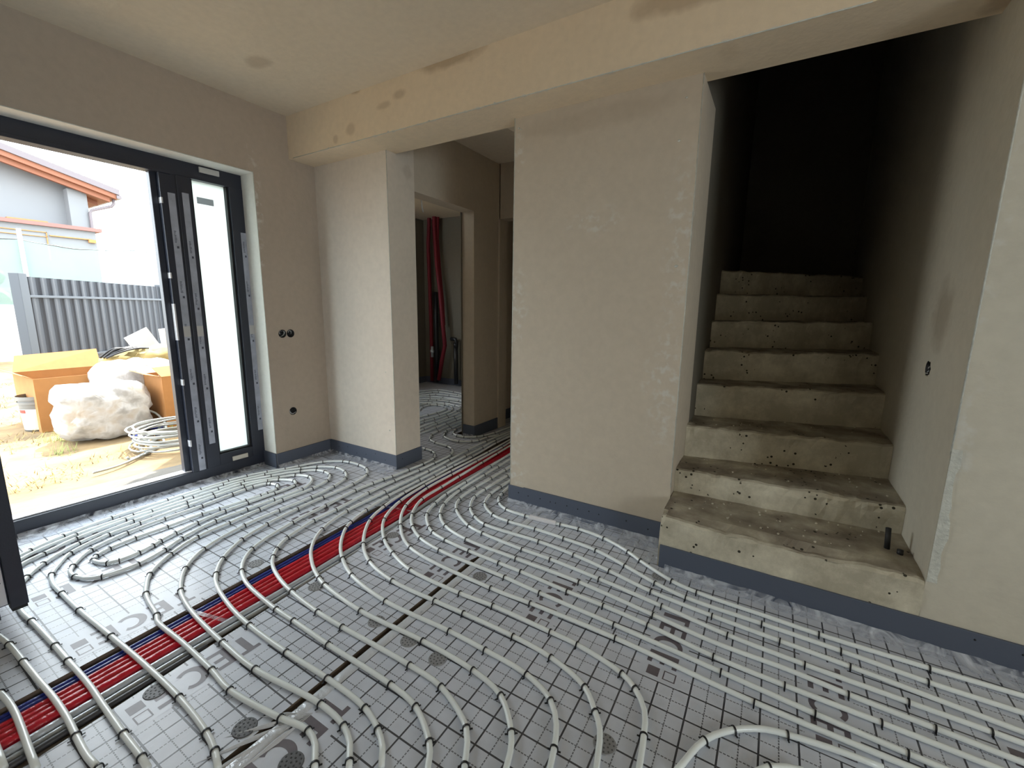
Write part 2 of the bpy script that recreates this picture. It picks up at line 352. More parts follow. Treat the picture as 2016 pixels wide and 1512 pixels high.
# ---------------------------------------------------------------- the room (structure)
H, HS, D = 2.574, 2.287, .205
XS, XA, XB, XR = .781, 1.803, 2.788, 3.748
XM, YM = 6.6, -5.6           # far right wall, back wall
def struct(name, m, *boxes, bev=0):
    bm = bmesh.new()
    for b in boxes: box(bm, *b, bev=bev)
    return tag(from_bm(name, bm, m), kind='structure')
def cut(o, cutters):
    """subtract cutter meshes from o (evaluated here, no operators)"""
    for c in cutters:
        md = o.modifiers.new('cut', 'BOOLEAN'); md.object = c; md.operation = 'DIFFERENCE'; md.solver = 'EXACT'
    bpy.context.view_layer.update()
    dg = bpy.context.evaluated_depsgraph_get(); me = bpy.data.meshes.new_from_object(o.evaluated_get(dg))
    o.modifiers.clear(); old = o.data; o.data = me
    for c in cutters: bpy.data.objects.remove(c, do_unlink=True)
def cyl_cutter(cen, rad, axis, depth=.06, seed=0, rough=0):
    bm = bmesh.new(); rnd = random.Random(seed); pts = []
    for k in range(20):
        a = 2*math.pi*k/20; R = rad*(1+rough*(rnd.random()-.5)); pts.append((R*math.cos(a), R*math.sin(a)))
    prism(bm, pts, -depth, depth, axis); bmesh.ops.translate(bm, verts=bm.verts, vec=cen)
    return from_bm('cutter', bm, M['wall'])
def box_cutter(*b):
    bm = bmesh.new(); box(bm, *b); return from_bm('cutter', bm, M['wall'])

struct('floor', M['slab'], (-.25, XM, YM, D, -.12, -.03), (-1.9, XM, D, 6, -.12, -.03))
struct('ceiling', M['ceil'], (-.25, XM, YM, D+.05, H, H+.15), (-1.9, 2.6, D+.05, 6, H, H+.15))
wl = struct('wall_left', M['left'], (-.25, 0, YM, D, -.1, H))
cut(wl, [box_cutter(-.4, .1, -1.76, -.27, -.03, 2.13)] + [box_cutter(*b) for b in [(-0.6, 0.3, -5.3, -5.29, 1.0, 2.1)]] + [cyl_cutter((0, y, z), .03, 'x', .045) for y, z in ((-.152, 1.023), (-.087, 1.023), (-.113, .419))])
struct('ceiling_beam', M['beam'], (0, XR+.01, 0, .297, HS, H), (XR, XM, -.002, .297, HS+.3, H))
struct('wall_front_left', M['stub'], (-1.9, XS, D, .472, -.1, HS+.001), (.643, XS, D, .472, HS, H))
struct('wall_hall_left', M['wall'], (.643, XS, 1.218, 1.62, -.1, H), (.643, XS, .472, 1.218, 2.078, H))
struct('wall_hall_end', M['wall'], (.79, XA, 1.62, 1.76, 2.077, H), (.6, .8, 1.62, 1.76, -.1, H))
struct('wall_hall_far', M['wall'], (.3, .66, 1.76, 4.2, -.1, H), (.3, 2.6, 4.2, 4.35, -.1, H))
struct('wall_front', M['center'], (XA, XB, D, .33, -.1, HS+.001), (XB-.14, XB, .33, .62, -.1, HS+.001))
struct('wall_hall_right', M['wall'], (XA, XA+.15, .33, 4.2, -.1, H), (1.697, XA, .297, 1.62, HS, H))
struct('wall_stair_left', M['raw'], (XB-.14, XB, .62, 3.2, -.1, 4.3), (XB-.14, XB, .297, .62, HS, 4.3))  # coloured dark from here back, shade painted beyond the lit front
wr = struct('wall_front_right', M['right'], (XR, XM, -.022, 3.2, -.1, HS+.301), (XR, XM, .297, 3.2, HS+.3, 4.3))
cut(wr, [cyl_cutter((XR, .41, 1.01), .034, 'x', .05, 3, .35)])
struct('wall_stair_back', M['raw'], (XB-.14, XR+.1, 3.2, 3.35, -.1, 4.3))
struct('ceiling_stair', M['raw'], (XB-.2, XR+.1, .28, 3.35, 4.3, 4.45), (XB-.2, XR+.1, .16, .297, H-.01, 4.35))
struct('wall_bath_back', M['raw'], (-1.9, .66, 3.35, 3.5, -.1, H))
wq = struct('wall_bath_left', M['raw'], (-1.9, -1.75, .47, 3.4, -.1, H)); cut(wq, [box_cutter(-2, -1.6, 1.35, 2.15, 1.0, 1.9)])
struct('wall_bath_right', M['raw'], (.56, .643, 1.76, 3.4, -.1, H), (.643, .65, 1.2, 1.76, -.1, H))
wb = struct('wall_back', M['wall'], (-.25, XM, YM-.25, YM, -.1, H))
cut(wb, [box_cutter(*b) for b in [(6.3, 6.31, -6.2, -6.1, 0.3, 2.2)]])
wt = struct('wall_right', M['wall'], (XM, XM+.25, YM-.25, 0, -.1, H))
wl2 = None
cut(wt, [box_cutter(*b) for b in [(6.4, 7.2, -3.55, -1.9, 0.6, 2.15)]])
struct('trim_10', M['reveal'], (-.158, -.0005, -1.76, -.2722, 2.1285, 2.1305), (-.158, -.0005, -.2716, -.2695, .115, 2.1285))  # thin liners added so the reveal reads as brightly lit
struct('sun_blocker_upper', M['house'], (-1.9, 2.4, D, 4.3, H+.16, 6), (-.25, XM, YM, D, H+.16, 6))  # unseen upper storey, added only to keep sun out of the door
# plaster corner bead and lime filler of the stair corner (a thin raised patch)
def smear(name, pts, y, m, label, thick=.004, seed=1):
    bm = bmesh.new(); prism(bm, pts, y-thick, y+.001, 'y'); o = from_bm(name, bm, m); return tag(o, kind='structure')
rnd = random.Random(4)
L = [(XR+.001, .262+i*.03) for i in range(18)]
Rr = [(XR+.034+rnd.uniform(-.007, .007)-.010*(i/17), .262+i*.03) for i in range(18)]
smear('trim_1', L+Rr[::-1], -.022, M['lime'], '')
# corner bead lines: thin pale ribs along the beam edge, the centre wall edges and the right corner
def bead(name, a, b, w=.004):
    tag(tube(name, [a, b], w, M['lime'], sides=6), kind='structure')
bead('trim_2', (.05, .001, HS+.001), (XR-.4, .001, HS+.001), .0022)
bead('trim_3', (XA+.001, D+.001, .115), (XA+.001, D+.001, HS), .003)
bead('trim_4', (XB-.001, D+.001, .32), (XB-.001, D+.001, HS), .0025)
bead('trim_5', (XR+.001, -.021, .75), (XR+.001, -.021, HS+.2), .003)
bead('trim_6', (XS-.001, D+.001, .115), (XS-.001, D+.001, HS), .0025)
bead('trim_7', (-.001, -.271, .115), (-.001, -.271, 2.13), .0025)
bead('trim_8', (-.001, -.27, 2.131), (-.001, -1.76, 2.131), .0025)
# lumps of dried plaster on the walls
bm = bmesh.new()
for x, y, z, s_ in ((1.83, D, 2.23, .008), (1.845, D, 2.222, .005), (2.72, D, 2.2, .006), (0, -.235, 1.86, .008), (1.02, 0, HS+.004, .008), (.45, 0, HS+.003, .007), (1.35, 0, HS+.003, .006), (1.8, 0, HS+.004, .006),
                    (2.70, D, 2.02, .008), (2.73, D, 1.45, .01), (.7, D, .75, .006), (.72, D, .3, .008)):
    bmesh.ops.create_icosphere(bm, subdivisions=1, radius=s_, matrix=Matrix.Translation((x, y, z)) @ Matrix.Diagonal((1, .5, .8, 1)))
tag(from_bm('trim_9', bm, M['lime'], smooth=True), kind='structure')

# staircase: cast concrete, every step a part
st = bpy.data.objects.new('staircase', None); C.objects.link(st); st.location = (3.25, 0, 0)
tag(st, 'raw concrete staircase climbing into the dark stairwell', 'staircase', kind='structure')
YL = [-.022, .30, .54, .82, 1.04, 1.27, 1.41, 1.565, 1.75]
YR = [-.022, .36, .735, 1.085, 1.42, 1.80, 2.2, 2.54, 2.9]
ZS = [.268, .400, .583, .790, .985, 1.172, 1.360, 1.535]
for k in range(8):
    v, fc = [], []; nu = 44
    zb = -.03 if k == 0 else ZS[k-1]-.03; zt = ZS[k]; x0 = XB+.004 if k == 0 else XB+.001
    prof = [(0, zb), (0, zb+(zt-zb)*.35), (0, zb+(zt-zb)*.7), (0, zt-.02), (.004, zt-.008), (.014, zt-.001), (.03, zt)]+[(None, j/8) for j in range(1, 9)]
    for i in range(nu+1):
        t = i/nu; x = x0+(XR-.001-x0)*t
        yf = YL[k]+(YR[k]-YL[k])*t; yb = YL[k+1]+(YR[k+1]-YL[k+1])*t+.03
        for j, (a, b) in enumerate(prof):
            y, z = (yf+a, b) if a is not None else (yf+.03+(yb-yf-.03)*b, zt)
            p = Vector((x, y, z)); nv = noise.noise(p*9)*.006+noise.noise(p*28)*.004
            edge = j in (3, 4, 5, 6)
            if edge: nv *= 2.2; z -= abs(noise.noise(Vector((x*7, k*3.1, 2))))*.012
            if k == 0 and edge: z -= .014*math.sin(math.pi*min(1, t*1.1))
            if k == 0 and edge: q_ = max(0, 1-(x-x0)/.035); z -= .02*q_*q_; y += .02*q_*q_
            if j < 4: y -= nv
            else: z += nv*.7
            if 0 < j: v.append((x-3.25, y, z))
            else: v.append((x-3.25, y, z))
    npf = len(prof)
    for i in range(nu):
        for j in range(npf-1):
            fc.append((i*npf+j, (i+1)*npf+j, (i+1)*npf+j+1, i*npf+j+1))
    # close ends, back and bottom
    n0 = len(v)
    for i in (0, nu):
        yb = v[i*npf+npf-1][1]; v.append((v[i*npf][0], yb, zb))
    fc.append(tuple(j for j in range(npf))+(n0,)); fc.append(tuple(nu*npf+j for j in range(npf))[::-1]+(n0+1,))
    fc.append(tuple([i*npf+npf-1 for i in range(nu+1)])+(n0+1, n0)); fc.append(tuple([i*npf for i in range(nu+1)])[::-1]+(n0, n0+1))
    o = pyd('step', v, fc, M['concrete'], st)

# rubble left on the steps
bm = bmesh.new(); rnd = random.Random(11)
for i in range(90):
    k = rnd.choice((0, 0, 0, 1, 1, 2)); t = rnd.random()
    x = 2.9+.8*t; y = YL[k]+(YR[k]-YL[k])*t; y2 = YL[k+1]+(YR[k+1]-YL[k+1])*t; y = y2-.02-rnd.random()**2*(y2-y)*.7
    s_ = rnd.uniform(.002, .006)
    bmesh.ops.create_icosphere(bm, subdivisions=1, radius=s_, matrix=Matrix.Translation((x, y, ZS[k]+s_*.6)))
tag(from_bm('rubble', bm, M['concrete']), 'small crumbs of concrete scattered on the lowest stair treads', 'rubble', kind='stuff')
o = tube('steel_stub', [(3.668, .175, .262), (3.664, .185, .355)], .010, M['washer_dot']); tag(o, 'short dark steel rod standing up from the first stair tread', 'rod')
o = tube('pipe_stub', [(3.705, .15, .262), (3.705, .152, .285)], .011, M['washer_dot']); tag(o, 'low dark stub beside the steel rod on the first tread', 'stub')

# ---------------------------------------------------------------- floor insulation with printed foil
XL_T = [(-5.6, 1.42), (-1.9, 1.250), (-1.15, 1.208), (-.32, 1.155), (.3, 1.105), (1.1, 1.08), (4.1, .95)]     # left edge of the pipe trench
XR_T = [(-5.6, 1.75), (-1.9, 1.555), (-1.6, 1.525), (-1.0, 1.475), (-.5, 1.445), (-.1, 1.40), (.3, 1.37), (1.1, 1.33), (4.1, 1.2)]
def sheet(pts, label, mt='foil'):
    cx = sum(p[0] for p in pts)/len(pts); cy = sum(p[1] for p in pts)/len(pts)
    bm = bmesh.new(); prism(bm, [(p[0]-cx, p[1]-cy) for p in pts], -.03, 0)
    o = from_bm('insulation_sheet', bm, M[mt], loc=(cx, cy, 0)); o.data.materials.append(M['slab'])
    for p in o.data.polygons:
        if abs(p.normal.z) < .5: p.material_index = 1
    return tag(o, label, 'insulation')
edgeL = [(interp(XL_T, y), y) for y in (-5.6, -1.9, -1.15, -.32, .205)]
edgeR = [(interp(XR_T, y), y) for y in (-5.6, -1.9, -1.0, -.5, -.1, .205)]
SA = sheet([(-.16, -5.6)]+edgeL+[(0, .205), (0, -.27), (-.16, -.27)], 'silver foil floor insulation between the entrance door and the red pipe trench')
SB = sheet(edgeR[:1]+[(1.992, -5.6), (1.992, -.48), (2.012, -.40), (2.015, .205)]+edgeR[1:][::-1], 'silver foil floor insulation between the red pipe trench and the dark joint')
SC = sheet([(2.016, -5.6), (XM, -5.6), (XM, -.022), (2.824, -.022), (2.824, .205), (2.016, .205)], 'silver foil floor insulation at the foot of the stairs')
sheet([(.781, .205)]+[(interp(XL_T, y), y) for y in (.205, .3, 1.1, 4.1)]+[(.66, 4.1), (.66, 1.76), (.8, 1.62), (.781, 1.3)], 'silver foil floor insulation in the hall, left of the red pipes')
sheet([(interp(XR_T, y), y) for y in (.205, .3, 1.1, 4.1)]+[(XA, 4.1), (XA, .205)], 'silver foil floor insulation in the hall, right of the red pipes')
sheet([(-1.75, .472), (.781, .472), (.781, 1.218), (.56, 1.218), (.56, 3.35), (-1.75, 3.35)], 'silver foil floor insulation in the dark room with the red risers')

v, fc = [], []; n_ = 120
for i in range(n_+1):
    y = -1.75+1.95*i/n_
    for k in range(5):
        x = 2.012+.011*k; z = (.0012, .0045, .0025, .005, .0008)[k]+.003*noise.noise(Vector((x*60, y*14, 0))); v.append((x-SC.location.x, y-SC.location.y, max(.0006, z)-.006*(k == 0)))
for i in range(n_):
    for k in range(4): fc.append((i*5+k, (i+1)*5+k, (i+1)*5+k+1, i*5+k+1))
pyd('foil_lip', v, fc, M['lip'], SC, True)
# fan of creases pulled towards one clip
cr = []
for a_, L_ in ((-2.05, .30), (-1.85, .36), (-2.25, .24), (-1.65, .22), (-2.5, .16)):
    p0 = Vector((2.075, -1.405, .001)); d_ = Vector((math.cos(a_), math.sin(a_), 0)); q_ = Vector((-d_.y, d_.x, 0)); n0 = len(cr)
    cr.append([p0, p0+d_*L_*.5+q_*.010, p0+d_*L_*.5+Vector((0, 0, .007)), p0+d_*L_*.5-q_*.010, p0+d_*L_])
v, fc = [], []
for c5 in cr:
    n0 = len(v); v += [p-SC.location for p in c5]; fc += [(n0, n0+1, n0+2), (n0, n0+2, n0+3), (n0+4, n0+2, n0+1), (n0+4, n0+3, n0+2)]
pyd('foil_creases', v, fc, M['lip'], SC)
# printed words and squares (flat print on the foil)
def word(parent, x0, y0):
    """letters read towards -y with their tops at +x"""
    bm = bmesh.new(); bg_ = bmesh.new(); z = .0008
    def q(bm_, u0, u1, w0, w1, zz=z):
        vs = [bm_.verts.new((x0+w, y0-u_, zz)) for u_, w in ((u0, w0), (u0, w1), (u1, w1), (u1, w0))]; bm_.faces.new(vs)
    q(bm, 0, .064, .084, .1); q(bm, .020, .044, 0, .084)                       # T
    for u0 in (.08, .252):                                                      # E
        q(bm, u0, u0+.024, 0, .1); q(bm, u0+.024, u0+.062, 0, .016); q(bm, u0+.024, u0+.056, .042, .058); q(bm, u0+.024, u0+.062, .084, .1)
    n_ = 22; cu, cw = .205, .05                                                 # C
    out, inn = [], []
    for k in range(n_+1):
        a = math.radians(52)+math.radians(256)*k/n_
        out.append(bm.verts.new((x0+cw+.052*math.sin(a), y0-(cu+.048*math.cos(a)), z))); inn.append(bm.verts.new((x0+cw+.036*math.sin(a), y0-(cu+.004+.027*math.cos(a)), z)))
    for k in range(n_): bm.faces.new((out[k], out[k+1], inn[k+1], inn[k]))
    q(bm, .330, .371, .010, .050)                                               # filled square
    for a in ((.330, .371, .064, .068), (.330, .371, .101, .105), (.330, .334, .068, .101), (.367, .371, .068, .101)): q(bm, *a)
    q(bg_, -.018, .388, -.018, .122, .0004)
    for b_, nm, mm in ((bm, 'printed_word', M['print']), (bg_, 'blank_panel', M['foil_plain'])):
        bmesh.ops.translate(b_, verts=b_.verts, vec=-Vector(parent.location)); from_bm(nm, b_, mm, parent)
for x in (2.415, 2.90, 3.39, 3.875, 4.365): word(SC, x, -.333)
for x in (2.06, 2.55, 3.04, 3.53): word(SC, x, -1.333)
word(SB, 1.565, -1.333)
for x, y in ((.842, -.333), (.355, -.333), (1.07, -1.333), (.585, -1.333), (.1, -1.333)): word(SA, x, y)
# half words that straddle the joint / trench edge, cut at the sheet
word(SB, 1.868, -.333); word(SB, 1.47, -.333)

# fixing washers
def washer_mesh():
    bm = bmesh.new(); bmesh.ops.create_cone(bm, cap_ends=True, segments=24, radius1=.034, radius2=.032, depth=.003, matrix=Matrix.Translation((0, 0, .0015)))
    me = bpy.data.meshes.new('fixing_washer'); bm.to_mesh(me); bm.free(); me.materials.append(M['washer'])
    b2 = bmesh.new()
    for rr_, n_ in ((.026, 12), (.014, 7), (0, 1)):
        for k in range(n_):
            a = 2*math.pi*k/n_
            bmesh.ops.create_cone(b2, cap_ends=True, segments=7, radius1=.0028, radius2=.0024, depth=.001, matrix=Matrix.Translation((rr_*math.cos(a), rr_*math.sin(a), .0034)))
    m2 = bpy.data.meshes.new('washer_holes'); b2.to_mesh(m2); b2.free(); m2.materials.append(M['washer_dot'])
    return me, m2
wm, wh = washer_mesh()
wl_ = wm.copy(); wl_.materials.clear(); wl_.materials.append(M['washer_pale']); whl = wh.copy(); whl.materials.clear(); whl.materials.append(M['washer'])
for x, y, lb in ((1.131, -1.060, 'pale washer pressed into the foil on the door side of the blue pipes'), (1.946, -1.541, 'grey washer beside the fan of creased foil, left of the printed C'),
                 (2.158, -1.530, 'grey washer covering the end of the printed C in the foreground'), (1.931, -1.026, 'half hidden washer left of the dark floor joint'),
                 (2.113, -1.030, 'washer under a white pipe just right of the dark floor joint'), (2.261, -1.040, 'washer under the same white pipe, farther right of the floor joint'),
                 (1.575, -1.624, 'grey washer beside the grey conduit, near the printed squares'), (1.532, -1.015, 'pale washer in creased foil right beside the grey conduit'),
                 (1.490, -.515, 'washer on the foil beside the far stretch of grey conduit'), (2.823, -.116, 'washer half under a pipe at the corner of the first step'),
                 (2.874, -1.024, 'washer half hidden behind a pipe bend at the bottom of the picture'), (2.108, -.564, 'washer next to the far end of the dark floor joint')):
    dk = lb.startswith('grey'); w_ = link('fixing_washer', wm if dk else wl_, loc=(x, y, 0)); w_.rotation_euler.z = x*7; tag(w_, lb, 'washer', 'foil fixing washers')
    link('washer_holes', wh if dk else whl, parent=w_)

# pipe bundle in the trench
def along(off_tab, z, y0=-5.5, y1=4.0, wob=.003, seed=0):
    pts = []; y = y0
    while y <= y1:
        pts.append((interp(off_tab, y)+noise.noise(Vector((seed*3.7, y*2.2, 0)))*wob, y, z+noise.noise(Vector((seed*1.3, y*3.1, 5)))*wob*.6)); y += .06
    return pts
BL = [(-5.6, 1.435), (-1.9, 1.266), (-1.15, 1.226), (-.32, 1.170), (.3, 1.128), (1.1, 1.100), (4.1, .98)]
BR = [(-5.6, 1.60), (-1.9, 1.425), (-.93, 1.392), (-.37, 1.370), (-.11, 1.340), (.3, 1.315), (1.1, 1.300), (4.1, 1.18)]
def frac(t): return [(a, b+(interp(BR, a)-b)*t) for a, b in BL]
for t, rr_, mm, nm, lb in ((.06, .0098, 'blue', 'insulated_pipe', 'blue wrapped pipe at the outer edge of the trench bundle'), (.185, .0098, 'blue', 'insulated_pipe', 'blue wrapped pipe lying against the first red pipe'),
                           (.335, .0125, 'red', 'insulated_pipe', 'red wrapped pipe next to the blue pair in the trench'), (.50, .0135, 'red', 'insulated_pipe', 'second red wrapped pipe counted from the blue pair'),
                           (.68, .015, 'red', 'insulated_pipe', 'third red wrapped pipe counted from the blue pair'), (.885, .0165, 'red', 'insulated_pipe', 'thick red wrapped pipe beside the grey conduit')):
    o = tube(nm, along(frac(t), -.0145-(.0125-rr_)*.4, seed=int(t*50)), rr_, M[mm], sides=12); tag(o, lb, 'pipe', 'wrapped pipes in the trench')
o = tube('conduit', along([(a, b+.022) for a, b in BR], -.012, seed=21), .0135, M['conduit'], sides=12); tag(o, 'shiny grey conduit running along the red pipes', 'conduit')
o = tube('conduit', along([(a, b+.052) for a, b in BR], -.016, y1=-.35, seed=22), .010, M['conduit'], sides=10); tag(o, 'thin grey conduit outermost in the trench, nearest the camera', 'conduit')
bk = along([(a, b+.088) for a, b in BR], -.008, -2.4, -1.42, seed=23)
o = tube('conduit', bk, .0105, M['black'], sides=10); tag(o, 'short dark grey conduit half sunk beside the trench in the foreground', 'conduit')
# strap of clear tape over the bundle
def strap(y, label, wd=.018):
    n_ = 14; v, fc = [], []
    for i in range(n_+1):
        t = i/n_; x = interp(BL, y)-.012+(interp(BR, y)-interp(BL, y)+.03)*t; z = .0015+.0015*abs(math.sin(t*14))
        for d in (-wd/2, wd/2): v.append((x, y+d+.05*t, z))
    for i in range(n_): fc.append((2*i, 2*i+1, 2*i+3, 2*i+2))
    o = pyd('tape_strap', v, fc, M['film']); tag(o, label, 'tape')
strap(-1.39, 'clear tape tied across the red pipes in the foreground'); strap(-.30, 'clear tape tied across the red pipes under the far pipe bends')

# ---------------------------------------------------------------- edge insulation strips with film flaps
TS = .1126
def edge_strip(label, runs, dents=(), film_runs=()):
    r0 = runs[0]; e = empty('edge_strip', ((r0[0]+r0[1])/2, (r0[2]+r0[3])/2, 0), label, 'edge strip', 'grey edge strips along the walls')
    for rn in runs: boxo('foam_strip', rn[0], rn[1], rn[2], rn[3], 0, rn[4] if len(rn) > 4 else TS, M['strip'], e, bev=.002)
    if dents:
        for d in dents:
            bm = bmesh.new(); ax = d[3]; mt = Matrix.Diagonal((.35 if ax == 'x' else 1, .35 if ax == 'y' else 1, 1, 1))
            bmesh.ops.create_icosphere(bm, subdivisions=1, radius=.0042, matrix=mt)
            from_bm('nail_dent', bm, M['dent'], e, True, Vector(d[:3])-e.location)
    for (p0, p1, nrm, wd, sd) in film_runs:
        p0, p1, nrm = Vector(p0), Vector(p1), Vector(nrm); L_ = (p1-p0).length; nu = int(L_/.018)+2; nv = 12; v, fc = [], []
        for i in range(nu+1):
            t = i/nu; b = p0.lerp(p1, t); ww = wd*(.72+.5*noise.noise(Vector((t*L_*4, sd, 0))))
            for j in range(nv+1):
                s_ = j/nv; p = b+nrm*(ww*s_+.004)
                z = .0022+.022*max(0, 1-s_*3.2)**2+.011*abs(noise.noise(Vector((p.x*13, p.y*13, sd))))*(1-.5*s_)
                v.append(Vector((p.x, p.y, z))-e.location)
        for i in range(nu):
            for j in range(nv): fc.append((i*(nv+1)+j, (i+1)*(nv+1)+j, (i+1)*(nv+1)+j+1, i*(nv+1)+j+1))
        pyd('film_flap', v, fc, M['film'], e, True)
    return e
edge_strip('grey edge strip below the wall sockets beside the entrance door', [(0, .009, -.27, .196), (-.158, 0, -.280, -.2705)], [],
           [((.009, -.27, 0), (.009, .19, 0), (1, 0, 0), .10, 1), ((-.15, -.29, 0), (-.15, -1.6, 0), (1, 0, 0), .13, 2)])
edge_strip('grey edge strip around the foot of the short wall left of the hall opening', [(.009, XS, .196, .205), (XS, XS+.009, .196, .480)],
           [(.12+.11*i, .1955, .066+.02*math.sin(i*2), 'y') for i in range(6)]+[(.79, .26, .07, 'x')], [((.03, .194, 0), (.80, .194, 0), (0, -1, 0), .17, 3)])
edge_strip('short grey edge strip piece at the left end of the middle wall', [(XA-.008, 1.905, .196, .205), (XA-.009, XA, .205, .32)], [(1.872, .1955, .075, 'y')], [((XA, .192, 0), (1.93, .192, 0), (0, -1, 0), .13, 9)])
edge_strip('long grey edge strip along the middle wall up to the stairs', [(1.905, 2.826, .192, .205, .117)],
           [(x, .1915, z, 'y') for x, z in ((1.945, .072), (2.03, .075), (2.10, .071), (2.135, .073), (2.21, .074), (2.28, .071), (2.35, .076), (2.41, .073), (2.57, .078), (2.69, .062))],
           [((1.93, .190, 0), (2.80, .190, 0), (0, -1, 0), .15, 4)])
edge_strip('long dark edge strip in front of the first step and the right wall', [(2.8, XM, -.034, -.0235, .116), (2.8, 2.811, -.0235, .19)],
           [(3.9, -.0345, .09, 'y'), (4.02, -.0345, .085, 'y')], [((2.83, -.036, 0), (4.6, -.036, 0), (0, -1, 0), .07, 5), ((2.798, .18, 0), (2.798, -.03, 0), (-1, 0, 0), .10, 6)])
edge_strip('dark edge strip around the pillar in the hall', [(.643, XS, 1.209, 1.218), (XS, XS+.009, 1.209, 1.62)], [], [((.66, 1.207, 0), (.78, 1.207, 0), (0, -1, 0), .09, 8)])
edge_strip('dark edge strip along the back of the room with the red risers', [(-1.75, .56, 3.341, 3.35, .10), (-1.75, -1.741, .5, 3.341, .10)])
edge_strip('dark edge strip along the far hall wall', [(.66, .669, 1.76, 4.2)])

# ---------------------------------------------------------------- heating pipes
PR = .0090; PZ = .0115
def clip_mesh():
    """black U clip: arch over the pipe, two legs, two small barbs"""
    bm = bmesh.new(); ro, ri, w_ = .0122, .0094, .0024
    prof = [(-ro, -.0095)]+[(ro*math.cos(a), ro*math.sin(a)) for a in [math.pi*(1-k/8) for k in range(9)]]+[(ro, -.0095)]
    inn = [(-ri, -.0095)]+[(ri*math.cos(a), ri*math.sin(a)) for a in [math.pi*(1-k/8) for k in range(9)]]+[(ri, -.0095)]
    rows = []
    for (a, b), (c_, d) in zip(prof, inn): rows.append([bm.verts.new((-w_, a, b)), bm.verts.new((w_, a, b)), bm.verts.new((w_, c_, d)), bm.verts.new((-w_, c_, d))])
    for a, b in zip(rows, rows[1:]):
        for k in range(4): bm.faces.new((a[k], a[(k+1) % 4], b[(k+1) % 4], b[k]))
    bm.faces.new(rows[0]); bm.faces.new(rows[-1][::-1])
    for sg in (-1, 1): box(bm, -.002, .002, min(sg*ro, sg*.019), max(sg*ro, sg*.019), -.0085, -.0060)
    bmesh.ops.recalc_face_normals(bm, faces=bm.faces)
    me = bpy.data.meshes.new('clip'); bm.to_mesh(me); bm.free(); me.materials.append(M['clip']); return me
CL = clip_mesh()
